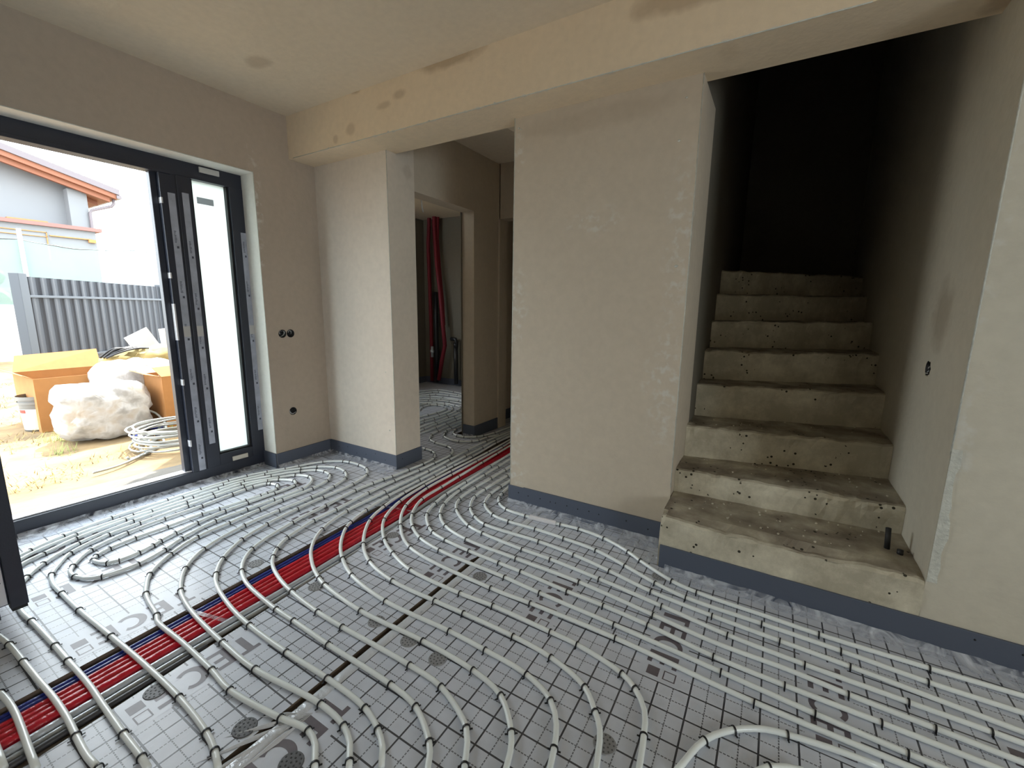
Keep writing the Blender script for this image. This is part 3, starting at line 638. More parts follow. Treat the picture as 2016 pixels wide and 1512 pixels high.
PIPES = {
'r1': [[1.566,1.289,0],[1.693,0.398,0],[1.715,0.244,1],[1.73,0.188,1],[1.782,0.111,1],[1.865,0.064,1],[2.004,0.055,1],[2.225,0.072,1],[2.335,0.08,1],[2.491,0.059,1],[2.642,-0.002,1],[2.717,-0.05,1],[2.884,-0.136,1],[2.994,-0.161,1],[3.246,-0.172,0],[3.438,-0.18,1],[3.759,-0.169,1],[3.993,-0.155,0],[4.492,-0.125,0]],
'r2': [[1.639,1.377,0],[1.645,0.477,0],[1.646,0.333,1],[1.657,0.188,1],[1.71,0.052,1],[1.834,-0.04,1],[1.955,-0.058,1],[2.128,-0.052,1],[2.306,-0.059,1],[2.496,-0.077,1],[2.664,-0.133,1],[2.822,-0.193,1],[2.96,-0.225,1],[3.247,-0.231,1],[3.501,-0.238,1],[3.738,-0.25,1],[3.963,-0.245,0],[4.463,-0.234,0]],
'r3': [[1.502,1.49,0],[1.574,0.593,0],[1.579,0.531,1],[1.58,0.235,1],[1.59,0.107,1],[1.668,-0.044,1],[1.752,-0.115,1],[1.859,-0.162,1],[2.207,-0.16,1],[2.416,-0.178,1],[2.614,-0.215,1],[2.821,-0.264,1],[3.072,-0.288,1],[3.309,-0.3,1],[3.521,-0.31,1],[3.933,-0.338,0],[4.432,-0.372,0]],
'r4': [[1.495,1.606,0],[1.505,0.706,0],[1.506,0.616,1],[1.507,0.421,1],[1.509,0.224,1],[1.53,0.021,1],[1.608,-0.106,1],[1.792,-0.225,1],[1.905,-0.25,1],[2.168,-0.273,1],[2.332,-0.277,1],[2.595,-0.301,1],[2.883,-0.338,1],[3.136,-0.372,1],[3.384,-0.384,1],[3.662,-0.387,1],[3.85,-0.387,1],[3.917,-0.388,0],[4.417,-0.395,0]],
'r5': [[1.375,1.758,0],[1.413,0.859,0],[1.422,0.645,1],[1.427,0.452,1],[1.445,0.133,1],[1.495,-0.091,1],[1.565,-0.208,1],[1.68,-0.297,1],[1.867,-0.349,1],[2.185,-0.363,1],[2.525,-0.372,1],[2.865,-0.413,1],[3.094,-0.441,0],[3.33,-0.442,0],[3.5,-0.455,1],[3.709,-0.462,1],[3.89,-0.468,0],[4.39,-0.485,0]],
'r6': [[1.277,1.875,0],[1.341,0.977,0],[1.366,0.624,1],[1.393,0.269,1],[1.408,0.032,1],[1.439,-0.11,1],[1.495,-0.247,1],[1.615,-0.36,1],[1.668,-0.39,1],[1.778,-0.416,1],[1.946,-0.432,1],[2.133,-0.44,1],[2.259,-0.444,1],[2.505,-0.461,1],[2.673,-0.467,1],[2.861,-0.483,1],[3.103,-0.516,1],[3.322,-0.524,1],[3.573,-0.525,1],[3.819,-0.529,0],[4.319,-0.537,0]],
'r7': [[1.158,2.063,0],[1.226,1.166,0],[1.246,0.902,1],[1.264,0.659,1],[1.289,0.321,1],[1.306,0.105,1],[1.327,-0.108,1],[1.424,-0.299,1],[1.534,-0.407,1],[1.652,-0.472,1],[1.815,-0.508,1],[2.218,-0.522,1],[2.407,-0.536,1],[2.747,-0.552,1],[3.134,-0.577,1],[3.402,-0.596,1],[3.619,-0.606,1],[3.692,-0.608,0],[4.192,-0.622,0]],
'r8': [[1.076,2.151,0],[1.171,1.256,0],[1.19,1.077,1],[1.21,0.659,1],[1.223,0.321,1],[1.238,0.036,1],[1.308,-0.233,1],[1.463,-0.43,1],[1.673,-0.57,1],[2.208,-0.622,1],[2.405,-0.617,1],[2.774,-0.619,1],[3.238,-0.651,1],[3.62,-0.652,0],[4.12,-0.653,0]],
'r9': [[1.068,2.222,0],[1.13,1.324,0],[1.16,0.89,1],[1.174,0.373,1],[1.189,0.067,1],[1.231,-0.208,1],[1.331,-0.43,1],[1.502,-0.587,1],[1.638,-0.656,1],[1.811,-0.712,1],[2.114,-0.723,1],[2.28,-0.714,1],[2.55,-0.721,1],[2.663,-0.726,1],[2.843,-0.766,1],[2.899,-0.802,1],[2.948,-0.868,0],[2.966,-0.948,1],[2.979,-1.048,0],[3.018,-1.345,0]],
'r10': [[1.062,2.315,0],[1.075,1.415,0],[1.079,1.144,1],[1.117,0.719,1],[1.123,0.463,1],[1.142,0.226,1],[1.162,-0.102,1],[1.203,-0.315,1],[1.269,-0.483,1],[1.443,-0.676,1],[1.598,-0.769,1],[1.801,-0.817,1],[2.053,-0.819,1],[2.203,-0.815,1],[2.44,-0.816,1],[2.606,-0.832,1],[2.755,-0.884,1],[2.817,-0.951,1],[2.851,-1.001,0],[2.88,-1.109,0],[2.958,-1.399,0]],
'r11': [[1.026,2.396,0],[1.026,1.496,0],[1.026,1.213,1],[1.044,0.974,1],[1.059,0.71,1],[1.079,0.431,1],[1.093,0.117,1],[1.111,-0.196,1],[1.148,-0.405,1],[1.196,-0.556,1],[1.228,-0.616,1],[1.354,-0.747,0],[1.464,-0.821,1],[1.612,-0.887,1],[1.879,-0.931,1],[2.217,-0.923,1],[2.388,-0.928,1],[2.568,-0.942,1],[2.682,-0.988,1],[2.735,-1.056,0],[2.759,-1.121,1],[2.773,-1.176,0],[2.847,-1.467,0]],
'r12': [[1.028,2.456,0],[0.989,1.557,0],[0.971,1.142,1],[0.982,0.84,1],[1.003,0.564,1],[1.029,0.283,1],[1.044,-0.159,1],[1.062,-0.478,1],[1.127,-0.693,1],[1.248,-0.841,0],[1.4,-0.938,0],[1.505,-0.98,1],[1.566,-0.997,1],[1.838,-1.027,1],[2.165,-1.015,1],[2.403,-1.024,1],[2.537,-1.057,1],[2.63,-1.143,1],[2.659,-1.196,0],[2.672,-1.239,0],[2.759,-1.526,0]],
'loop_b': [[0.299,1.984,0],[0.325,1.635,0],[0.345,1.362,1],[0.374,1.154,1],[0.411,1.021,1],[0.512,0.893,1],[0.609,0.856,1],[0.771,0.831,1],[0.856,0.786,1],[0.902,0.735,0],[0.935,0.661,1],[0.954,0.436,1],[0.961,0.255,1],[0.953,0.012,1],[0.961,-0.227,1],[0.991,-0.5,1],[1.001,-0.658,1],[1.052,-0.851,1],[1.109,-0.942,1],[1.163,-0.992,1],[1.223,-1.031,0],[1.344,-1.074,0],[1.488,-1.103,1],[1.696,-1.123,1],[1.852,-1.126,1],[2.204,-1.123,1],[2.353,-1.133,1],[2.51,-1.202,1],[2.54,-1.237,0],[2.571,-1.29,1],[2.577,-1.3,0],[2.731,-1.557,0]],
'loop_a': [[0.616,0.661,0],[0.658,0.669,1],[0.753,0.65,1],[0.819,0.603,1],[0.871,0.522,1],[0.891,0.374,1],[0.887,0.222,1],[0.881,0.061,1],[0.87,-0.012,1],[0.86,-0.1,1],[0.858,-0.249,1],[0.89,-0.499,1],[0.918,-0.736,1],[1.004,-1.009,1],[1.102,-1.107,0],[1.153,-1.137,1],[1.264,-1.174,0],[1.417,-1.194,0],[1.541,-1.203,1],[1.661,-1.205,1],[1.884,-1.212,1],[2.206,-1.214,1],[2.333,-1.23,1],[2.445,-1.292,1],[2.468,-1.314,0],[2.492,-1.35,0],[2.658,-1.6,0]],
'loop1': [[2.383,-1.413,0],[2.345,-1.374,0],[2.291,-1.343,1],[2.203,-1.316,1],[2.009,-1.308,1],[1.789,-1.314,1],[1.541,-1.31,1],[1.396,-1.297,0],[1.217,-1.264,0],[1.123,-1.235,0],[1.077,-1.211,1],[0.972,-1.132,1],[0.868,-0.988,1],[0.817,-0.824,1],[0.784,-0.617,1],[0.773,-0.434,1],[0.758,-0.187,1],[0.699,-0.017,1],[0.606,0.064,1],[0.493,0.093,1],[0.379,0.094,1],[0.322,0.077,1],[0.198,-0.02,1],[0.127,-0.18,1],[0.094,-0.27,1],[0.042,-0.377,1],[-0.002,-0.501,1],[-0.016,-0.62,1],[-0.018,-0.793,1],[-0.011,-0.983,1],[-0.003,-1.258,1],[0.042,-1.47,1],[0.095,-1.601,1],[0.119,-1.641,0],[0.182,-1.779,0],[0.542,-1.934,0],[0.872,-1.93,0],[1.481,-1.941,0],[1.532,-1.943,0]],
'loop2': [[2.311,-1.461,0],[2.297,-1.448,1],[2.258,-1.415,0],[2.196,-1.389,1],[2.075,-1.38,1],[1.768,-1.414,1],[1.546,-1.41,1],[1.28,-1.392,0],[1.154,-1.372,0],[1.077,-1.352,1],[1.032,-1.334,0],[0.911,-1.265,1],[0.8,-1.138,1],[0.725,-0.9,1],[0.711,-0.691,1],[0.708,-0.475,1],[0.678,-0.285,1],[0.624,-0.145,1],[0.526,-0.067,1],[0.39,-0.042,1],[0.258,-0.112,1],[0.185,-0.201,1],[0.081,-0.416,1],[0.024,-0.672,1],[0.031,-0.916,1],[0.056,-1.179,1],[0.083,-1.429,1],[0.169,-1.651,0],[0.408,-1.785,0],[0.78,-1.906,0],[1.071,-1.913,0],[1.181,-1.89,1],[1.293,-1.883,0],[1.408,-1.887,0],[1.521,-1.894,0],[1.605,-1.898,0]],
'loop3': [[2.233,-1.51,0],[2.224,-1.503,1],[2.18,-1.47,0],[2.121,-1.453,1],[2.015,-1.473,1],[1.785,-1.502,1],[1.648,-1.493,1],[1.428,-1.487,0],[1.214,-1.487,0],[1.173,-1.473,1],[1.058,-1.457,0],[0.978,-1.44,1],[0.919,-1.418,0],[0.829,-1.373,1],[0.715,-1.248,1],[0.643,-1.098,1],[0.624,-0.929,1],[0.602,-0.748,1],[0.589,-0.595,1],[0.59,-0.385,1],[0.557,-0.245,1],[0.481,-0.165,1],[0.394,-0.143,1],[0.315,-0.156,1],[0.235,-0.237,1],[0.144,-0.406,1],[0.084,-0.565,1],[0.075,-0.728,1],[0.081,-0.881,1],[0.093,-1.1,1],[0.094,-1.225,1],[0.132,-1.443,1],[0.192,-1.575,1],[0.232,-1.658,0],[0.512,-1.816,0],[0.642,-1.855,0],[0.828,-1.829,0],[0.909,-1.821,1],[1.063,-1.816,1],[1.221,-1.811,0],[1.359,-1.806,0],[1.483,-1.807,0],[1.573,-1.812,1],[1.683,-1.816,0],[1.744,-1.812,1]],
'spiral': [[2.014,-1.645,0],[1.956,-1.626,1],[1.877,-1.612,1],[1.677,-1.6,1],[1.427,-1.602,0],[1.165,-1.612,1],[0.878,-1.625,1],[0.678,-1.628,1],[0.556,-1.627,0],[0.458,-1.609,1],[0.371,-1.562,0],[0.293,-1.506,1],[0.22,-1.337,1],[0.207,-1.198,1],[0.188,-0.954,1],[0.175,-0.799,1],[0.173,-0.612,1],[0.212,-0.472,1],[0.255,-0.415,1],[0.363,-0.368,1],[0.407,-0.385,0],[0.44,-0.419,1],[0.45,-0.564,1],[0.448,-0.734,1],[0.448,-0.867,1],[0.469,-1.024,1],[0.501,-1.143,1],[0.526,-1.22,1],[0.547,-1.26,1],[0.568,-1.324,1],[0.573,-1.403,1],[0.553,-1.441,1],[0.492,-1.466,0],[0.464,-1.468,1],[0.43,-1.448,1],[0.4,-1.387,1],[0.383,-1.277,1],[0.383,-1.134,1],[0.378,-0.96,1],[0.389,-0.869,1],[0.405,-0.723,1],[0.408,-0.632,1],[0.41,-0.589,1],[0.394,-0.518,1],[0.335,-0.474,1],[0.277,-0.484,1],[0.254,-0.502,1],[0.228,-0.584,1],[0.23,-0.633,1],[0.235,-0.719,1],[0.26,-0.908,1],[0.262,-1.101,1],[0.281,-1.278,1],[0.34,-1.443,1],[0.45,-1.536,1],[0.499,-1.558,0],[0.565,-1.559,1],[0.622,-1.541,0],[0.668,-1.494,1],[0.685,-1.366,1],[0.643,-1.246,1],[0.59,-1.15,1],[0.534,-0.96,1],[0.534,-0.785,1],[0.54,-0.62,1],[0.541,-0.426,1],[0.492,-0.33,0],[0.442,-0.285,0],[0.385,-0.264,1],[0.275,-0.302,1],[0.217,-0.392,1],[0.122,-0.606,1],[0.13,-0.787,1],[0.134,-0.936,1],[0.146,-1.208,1],[0.205,-1.452,1],[0.308,-1.602,1],[0.392,-1.672,1],[0.487,-1.717,0],[0.587,-1.741,0],[0.711,-1.749,0],[0.805,-1.744,1],[1.055,-1.736,1],[1.186,-1.734,1],[1.371,-1.731,0],[1.512,-1.735,0],[1.679,-1.739,1],[1.806,-1.74,1],[1.856,-1.743,0]],
'u_turn': [[3.066,-1.006,0],[3.12,-0.87,1],[3.19,-0.789,1],[3.267,-0.739,0],[3.327,-0.722,1],[3.465,-0.7,0],[3.551,-0.694,0]],
'u_inner': [[3.233,-0.918,0],[3.282,-0.857,1],[3.325,-0.832,0],[3.362,-0.819,0]],
'h1': [[1.105,2.455,0],[0.985,1.563,0],[0.961,1.384,1],[0.904,1.258,1],[0.893,1.131,1],[0.862,1.067,1],[0.766,1.004,1],[0.675,0.999,0],[0.553,1.044,1],[0.483,1.131,1],[0.447,1.203,1],[0.42,1.307,1],[0.399,1.537,0],[0.372,1.836,0]],
'h2': [[0.966,2.598,0],[0.902,1.7,0],[0.882,1.419,1],[0.845,1.279,1],[0.81,1.216,1],[0.718,1.141,1],[0.641,1.133,1],[0.563,1.174,1],[0.518,1.229,1],[0.488,1.308,1],[0.482,1.43,0],[0.467,1.73,0]],
'q7': [[0.295,0.739,0],[0.287,0.989,0],[0.279,1.236,1],[0.266,1.417,1],[0.25,1.605,1],[0.241,1.754,0],[0.22,2.103,0]],
'q6': [[0.242,0.82,0],[0.213,1.068,0],[0.205,1.136,1],[0.184,1.362,1],[0.168,1.677,1],[0.161,1.857,0],[0.147,2.207,0]],
'q5': [[0.132,0.908,0],[0.13,1.158,0],[0.128,1.394,1],[0.105,1.642,1],[0.077,1.904,1],[0.062,1.987,0],[-0.0,2.331,0]],
'q4': [[0.047,1.069,0],[0.027,1.268,0],[0.02,1.339,1],[0.026,1.499,1],[0.021,1.718,1],[-0.007,1.939,1],[-0.075,2.103,1],[-0.151,2.152,0],[-0.195,2.157,1],[-0.389,2.184,1],[-0.558,2.133,1],[-0.654,2.001,0],[-0.772,1.839,0]],
'q3': [[-0.037,1.141,0],[-0.04,1.341,0],[-0.041,1.414,1],[-0.038,1.649,1],[-0.07,1.912,1],[-0.138,2.027,1],[-0.258,2.114,1],[-0.333,2.126,1],[-0.443,2.099,1],[-0.564,2.044,1],[-0.573,1.914,0],[-0.587,1.714,0]],
'q2': [[-0.182,1.27,0],[-0.159,1.469,0],[-0.145,1.591,1],[-0.136,1.729,1],[-0.174,1.953,1],[-0.264,2.034,1],[-0.386,2.043,1],[-0.474,2.0,1],[-0.475,1.862,1],[-0.394,1.722,0]],
'u6': [[-0.892,1.898,0],[-0.749,2.103,0],[-0.682,2.199,1],[-0.593,2.268,1],[-0.402,2.297,1],[-0.165,2.284,0],[0.184,2.265,0]],
'u5': [[-0.949,1.964,0],[-0.819,2.178,0],[-0.743,2.303,1],[-0.599,2.363,1],[-0.323,2.398,1],[-0.248,2.393,0],[0.101,2.37,0]],
'u4': [[-1.106,2.122,0],[-0.933,2.302,0],[-0.834,2.405,1],[-0.637,2.45,1],[-0.295,2.455,0],[0.055,2.46,0]],
'u3': [[-1.136,2.164,0],[-1.0,2.374,0],[-0.922,2.494,1],[-0.862,2.558,1],[-0.657,2.605,1],[-0.416,2.612,0],[-0.066,2.622,0]],
'u2': [[-1.196,2.246,0],[-1.095,2.475,0],[-1.016,2.654,1],[-0.947,2.717,1],[-0.586,2.707,1],[-0.468,2.681,0],[-0.126,2.606,0]],
'u1': [[-1.321,2.372,0],[-1.204,2.593,0],[-1.072,2.841,1],[-0.772,2.849,1],[-0.571,2.815,0],[-0.226,2.757,0]]}
LABELS = {
'r1': ('white heating pipe hugging the middle wall and first step, with a paper tag', 'white heating pipes running to the stairs'),
'r2': ('white heating pipe next to the tagged one, second from the step', 'white heating pipes running to the stairs'),
'r3': ('third white heating pipe counted from the first step, running off to the right', 'white heating pipes running to the stairs'),
'r4': ('fourth white heating pipe counted from the first step, running off to the right', 'white heating pipes running to the stairs'),
'r5': ('fifth white heating pipe counted from the first step, running off to the right', 'white heating pipes running to the stairs'),
'r6': ('sixth white heating pipe counted from the first step, running off to the right', 'white heating pipes running to the stairs'),
'r7': ('seventh white heating pipe counted from the first step, running off to the right', 'white heating pipes running to the stairs'),
'r8': ('eighth white heating pipe from the step, lowest one running off to the right', 'white heating pipes running to the stairs'),
'r9': ('white heating pipe bending down in the foreground, nearest the printed logo squares', 'white heating pipes bending back in the foreground'),
'r10': ('white heating pipe bending down in the foreground, second from the right', 'white heating pipes bending back in the foreground'),
'r11': ('white heating pipe bending down in the foreground, third from the right', 'white heating pipes bending back in the foreground'),
'r12': ('white heating pipe bending down in the foreground, fourth from the right', 'white heating pipes bending back in the foreground'),
'loop_b': ('white heating pipe bending down in the foreground, fifth from the right', 'white heating pipes bending back in the foreground'),
'loop_a': ('white heating pipe bending down in the foreground, sixth from the right', 'white heating pipes bending back in the foreground'),
'loop1': ('long white heating pipe forming the outermost ring of the spiral by the door', 'white spiral heating pipes by the door'),
'loop2': ('long white heating pipe forming the second ring from outside of the door spiral', 'white spiral heating pipes by the door'),
'loop3': ('long white heating pipe forming the third ring from outside of the door spiral', 'white spiral heating pipes by the door'),
'spiral': ('white heating pipe coiled into the innermost rings of the spiral by the door', 'white spiral heating pipes by the door'),
'u_turn': ('white heating pipe making a U bend at the bottom right corner', 'white U bends at the bottom right'),
'u_inner': ('short visible inner white pipe bend at the very bottom right edge', 'white U bends at the bottom right'),
'h1': ('white heating pipe looping around the hall pillar, outer bend', 'white heating pipes around the hall pillar'),
'h2': ('white heating pipe looping around the hall pillar, inner bend close to the pillar', 'white heating pipes around the hall pillar'),
'q7': ('straight white heating pipe inside the dark room, first from the doorway sill', 'white heating pipes in the dark room'),
'q6': ('straight white heating pipe inside the dark room, second from the doorway sill', 'white heating pipes in the dark room'),
'q5': ('straight white heating pipe inside the dark room, third from the doorway sill', 'white heating pipes in the dark room'),
'q4': ('looped white heating pipe inside the dark room, first ring from outside', 'white heating pipes in the dark room'),
'q3': ('looped white heating pipe inside the dark room, second ring from outside', 'white heating pipes in the dark room'),
'q2': ('looped white heating pipe inside the dark room, third ring from outside', 'white heating pipes in the dark room'),
'u6': ('curved white heating pipe at the back of the dark room, sixth from the back strip', 'white heating pipes in the dark room'),
'u5': ('curved white heating pipe at the back of the dark room, fifth from the back strip', 'white heating pipes in the dark room'),
'u4': ('curved white heating pipe at the back of the dark room, fourth from the back strip', 'white heating pipes in the dark room'),
'u3': ('curved white heating pipe at the back of the dark room, third from the back strip', 'white heating pipes in the dark room'),
'u2': ('curved white heating pipe at the back of the dark room, second from the back strip', 'white heating pipes in the dark room'),
'u1': ('curved white heating pipe at the back of the dark room, first from the back strip', 'white heating pipes in the dark room')}
def pipe(key, rad=PR, auto=False):
    pts = PIPES[key]; P = [Vector((x, y, PZ)) for x, y, c in pts]
    sp, idx = spline(P); c0 = sum(sp, Vector())/len(sp); c0.z = 0
    for i, p in enumerate(sp): p.z += noise.noise(Vector((p.x*2, p.y*2, len(key))))*.001
    v, fc = tube_data([p-c0 for p in sp], rad, 10)
    o = pyd('heating_pipe', v, fc, M['pipe'], smooth=True, loc=c0)
    tag(o, LABELS[key][0], 'pipe', LABELS[key][1])
    for (x, y, c), i in zip(pts, idx):
        if not c: continue
        t = (sp[min(i+1, len(sp)-1)]-sp[max(i-1, 0)]).normalized()
        k = link('clip', CL, parent=o, loc=sp[i]-c0); k.rotation_euler.z = math.atan2(t.y, t.x)+.12*noise.noise(sp[i]*5)
    return o, sp
made = {}
for key in PIPES: made[key] = pipe(key)
# paper tag around the pipe beside the middle wall
sp = made['r1'][1]; near = [p for p in sp if 2.02 < p.x < 2.21 and p.y < .15]
par = made['r1'][0]
v, fc = tube_data([p-par.location for p in near], [PR+.0055+.002*noise.noise(p*60) for p in near], 10)
o = pyd('paper_tag', v, fc, M['paper'], par); o['label'] = 'white paper tag wrapped round the pipe'

# ---------------------------------------------------------------- entrance door frame with sidelight
XF = -.16
d1 = bpy.data.objects.new('door_1', None); C.objects.link(d1); d1.location = (-.2, -1.0, 0)
tag(d1, 'anthracite entrance door frame with a frosted sidelight, standing open', 'door', kind='structure')
def dp(name, x0, x1, y0, y1, z0, z1, m, bev=.003, parent=None):
    bm = bmesh.new(); box(bm, x0, x1, y0, y1, z0, z1, bev); par_ = parent or d1
    bmesh.ops.translate(bm, verts=bm.verts, vec=-Vector(d1.location)-(Vector(parent.location) if parent else Vector()))
    return from_bm(name, bm, m, par_)
dp('frame_head', XF-.08, XF, -1.76, -.27, 2.035, 2.13, M['frame'])
dp('frame_head_rebate', XF-.075, XF+.014, -1.76, -.70, 2.030, 2.052, M['frame'])
dp('threshold', XF-.09, XF, -1.76, -.27, -.03, .092, M['frame'])
dp('threshold_rail', XF-.085, XF-.02, -1.70, -.745, .092, .100, M['keep'], .001)
dp('frame_jamb', XF-.08, XF, -.765, -.675, .092, 2.035, M['frame'])
dp('jamb_rebate', XF-.078, XF-.034, -.800, -.765, .092, 2.035, M['frame'])
dp('hinge_jamb', XF-.08, XF, -1.76, -1.68, .092, 2.035, M['frame'])
dp('mullion', XF-.08, XF+.004, -.675, -.592, .092, 2.035, M['frame'])
dp('sidelight_stile', XF-.08, XF+.004, -.360, -.27, .092, 2.035, M['frame'])
dp('sidelight_rail', XF-.08, XF+.004, -.592, -.360, .092, .170, M['frame'])
dp('frame_seam', XF-.001, XF+.0012, -.678, -.674, .095, 2.03, M['gasket'], 0)
pane = dp('sidelight_pane', XF-.055, XF-.045, -.600, -.352, .16, 2.045, M['frost'], 0)
for a in ((-.372, -.358, .17, 2.035), (-.594, -.580, .17, 2.035), (-.58, -.372, .166, .180)): dp('glazing_gasket', XF-.045, XF-.012, *a, M['gasket'], 0)
dp('glass_sticker', XF-.045, XF-.044, -.545, -.443, 1.895, 1.937, M['sticker'], 0)
dp('foam_packer', XF+.004, XF+.016, -.540, -.418, 2.083, 2.118, M['carton'], .004)
dp('wood_packer', XF+.004, XF+.012, -.512, -.403, .100, .132, M['pack'], .002)
# silver protective film strips with their print marks
def film_strip(y0, y1, z0, z1, x, seed):
    s_ = dp('protective_film', x, x+.0012, y0, y1, z0, z1, M['silver'], 0); rn = random.Random(seed); bm = bmesh.new(); z = z0+.08; w_ = y1-y0
    while z < z1-.14:
        box(bm, x+.0012, x+.0016, y0+w_*.45, y0+w_*.75, z, z+.014)
        for q in range(9): box(bm, x+.0012, x+.0016, y0+w_*.25, y0+w_*rn.uniform(.42, .6), z+.035+q*.0085, z+.039+q*.0085)
        z += rn.uniform(.26, .34)
    bmesh.ops.translate(bm, verts=bm.verts, vec=-Vector(d1.location)); from_bm('film_print', bm, M['ink'], s_)
film_strip(-.727, -.687, .092, 1.92, XF, 1); film_strip(-.650, -.612, .265, 1.935, XF+.004, 2); film_strip(-.308, -.272, .285, 1.74, XF+.004, 3)
for y0, y1, z0, z1 in ((-.727, -.687, 1.02, 1.09), (-.650, -.612, 1.02, 1.09), (-.306, -.272, 1.02, 1.085)): dp('film_patch', XF+.0016+(.004 if y0 > -.7 else 0), XF+.0024+(.004 if y0 > -.7 else 0), y0, y1, z0, z1, M['carton'], 0)
for z0, z1 in ((1.85, 1.885), (1.395, 1.43), (1.0, 1.235), (.70, .74), (.275, .32)): dp('strike_plate', XF-.03, XF+.003, -.7665, -.757, z0, z1, M['keep'], .001)

# the open leaf, seen on its lock edge
lf = empty('door_leaf', (0.4, -1.79, .11), 'dark entrance door leaf standing open at the left edge', 'door')
bm = bmesh.new(); L3 = Vector(lf.location)
for b in ((-.06, .853, -1.792, -1.746, .112, 2.03), (-.06, .835, -1.822, -1.792, .125, 2.02), (-.06, .872, -1.848, -1.822, .095, 2.03)): box(bm, *b, bev=.002)
bmesh.ops.translate(bm, verts=bm.verts, vec=-L3); from_bm('leaf_slab', bm, M['frame'], lf)
lkp = boxo('lock_plate', .835, .838, -1.818, -1.796, .13, 1.6, M['keep'], lf)
bm = bmesh.new()
for z in (.22, .30, .345, .60, .75, .9, 1.05): bmesh.ops.create_cone(bm, cap_ends=True, segments=10, radius1=.004, radius2=.004, depth=.002, matrix=Matrix.Translation(Vector((.839, -1.807, z))-L3) @ Matrix.Rotation(math.pi/2, 4, 'Y'))
from_bm('lock_screws', bm, M['gasket'], lkp); lkp.children[0]['kind'] = 'stuff'
bm = bmesh.new()
for i in range(6): box(bm, .80+.009*i, .806+.009*i, -1.79, -1.75, .100, .113)
bmesh.ops.translate(bm, verts=bm.verts, vec=-L3); from_bm('brush_seal', bm, M['gasket'], lf)

# ---------------------------------------------------------------- wall boxes and loose wires
def socket(loc, axis, label, seed, rad=.029, wires=True):
    e = empty('socket_box', loc, label, 'socket'); rn = random.Random(seed); sg = 1 if axis == 'x' else -1
    bm = bmesh.new(); n_ = 20
    rows = []
    for (R, x) in ((rad+.0015, .0015), (rad, .0015), (rad-.001, -.040), (.0, -.040)):
        rows.append([bm.verts.new((sg*x, R*math.cos(2*math.pi*k/n_), R*math.sin(2*math.pi*k/n_))) for k in range(n_)] if R else [bm.verts.new((sg*x, 0, 0))])
    for a, b in zip(rows, rows[1:]):
        for k in range(n_):
            k2 = (k+1) % n_
            bm.faces.new((a[k], a[k2], b[k2], b[k]) if len(b) > 1 else (a[k], a[k2], b[0]))
    from_bm('back_box', bm, M['gasket'], e, True)
    for k in range(3):
        a = rn.uniform(0, 6.28); pts = [Vector((sg*(-.03+.034*t), rad*.75*math.cos(a+2.4*t), rad*.75*math.sin(a+2.4*t))) for t in [i/8 for i in range(9)]]
        v, fc = tube_data(pts, .0022, 6); pyd('wire', v, fc, M['carton'] if k else M['conduit'], e, True)
    return e
socket((0, -.152, 1.023), 'x', 'open black socket box, left one of the pair beside the door', 1)
socket((0, -.087, 1.023), 'x', 'open black socket box with pale wires, right one of the pair beside the door', 2)
socket((0, -.113, .419), 'x', 'single open socket box low on the wall beside the door', 3)
socket((XR, .41, 1.01), '-x', 'ragged socket hole with wires in the stair reveal', 4)

# ---------------------------------------------------------------- dark room behind: risers, drain, loose cable
def riser(pts, rad, mt, label):
    return tag(tube('riser_pipe', pts, rad, M[mt], sides=10), label, 'pipe', 'risers in the dark room')
riser([(-1.519, 3.26, 2.898),(-1.532, 3.26, 2.753),(-1.577, 3.26, 2.198),(-1.562, 3.26, 1.582),(-1.546, 3.26, 0.948),(-1.545, 3.26, 0.542),(-1.546, 3.26, 0.043)], .030, 'red_dark', 'left red wrapped riser in the dark room')
riser([(-1.385, 3.21, 2.872),(-1.398, 3.21, 2.73),(-1.406, 3.21, 2.403),(-1.367, 3.21, 1.88),(-1.305, 3.21, 1.423),(-1.263, 3.21, 0.959),(-1.228, 3.21, 0.645),(-1.294, 3.21, 0.4),(-1.362, 3.21, 0.085)], .032, 'red_dark', 'middle red wrapped riser in the dark room')
riser([(-1.369, 3.26, 2.881),(-1.373, 3.26, 2.701),(-1.392, 3.26, 2.261),(-1.352, 3.26, 1.732),(-1.308, 3.26, 1.347),(-1.284, 3.26, 0.957)], .026, 'red_dark', 'right red wrapped riser in the dark room')
riser([(-1.439, 3.26, 1.464),(-1.44, 3.26, 0.952),(-1.44, 3.26, 0.467),(-1.449, 3.26, 0.036)], .035, 'cable', 'dark pipe standing between the red risers')
e = empty('drain_pipe', (-1.052, 3.26, 0), 'black drain pipe with an elbow right of the red risers', 'pipe')
tube('stack', [(-1.056, 3.26, 0.667),(-1.05, 3.26, 0.334),(-1.053, 3.26, 0.043)], .034, M['cable'], e, 12)
tube('elbow', [(-1.047, 3.26, 0.573),(-1.036, 3.26, 0.699),(-1.055, 3.26, 0.745),(-1.145, 3.26, 0.749)], .028, M['cable'], e, 12)
tube('collar', [(-1.051, 3.26, 0.691),(-1.051, 3.26, 0.62)], .037, M['cable'], e, 12)
e = empty('valve', (-1.534, 3.26, 0.543), 'small steel valve beside the left red riser', 'valve')
tube('valve_body', [(-1.48, 3.2, 0.615),(-1.484, 3.2, 0.444)], .022, M['conduit'], e, 10)
tube('valve_cap', [(-1.481, 3.2, 0.559),(-1.482, 3.2, 0.518)], .03, M['conduit'], e, 10)
q, _ = spline([Vector(p) for p in [(0.6, 0.743, 2.1),(0.6, 0.745, 2.077),(0.6, 0.75, 2.038),(0.6, 0.761, 2.001)]], .03); o = tube('loose_cable', q, .006, M['carton'], sides=6); tag(o, 'short pale cable end hanging under the doorway lintel of the dark room', 'cable')

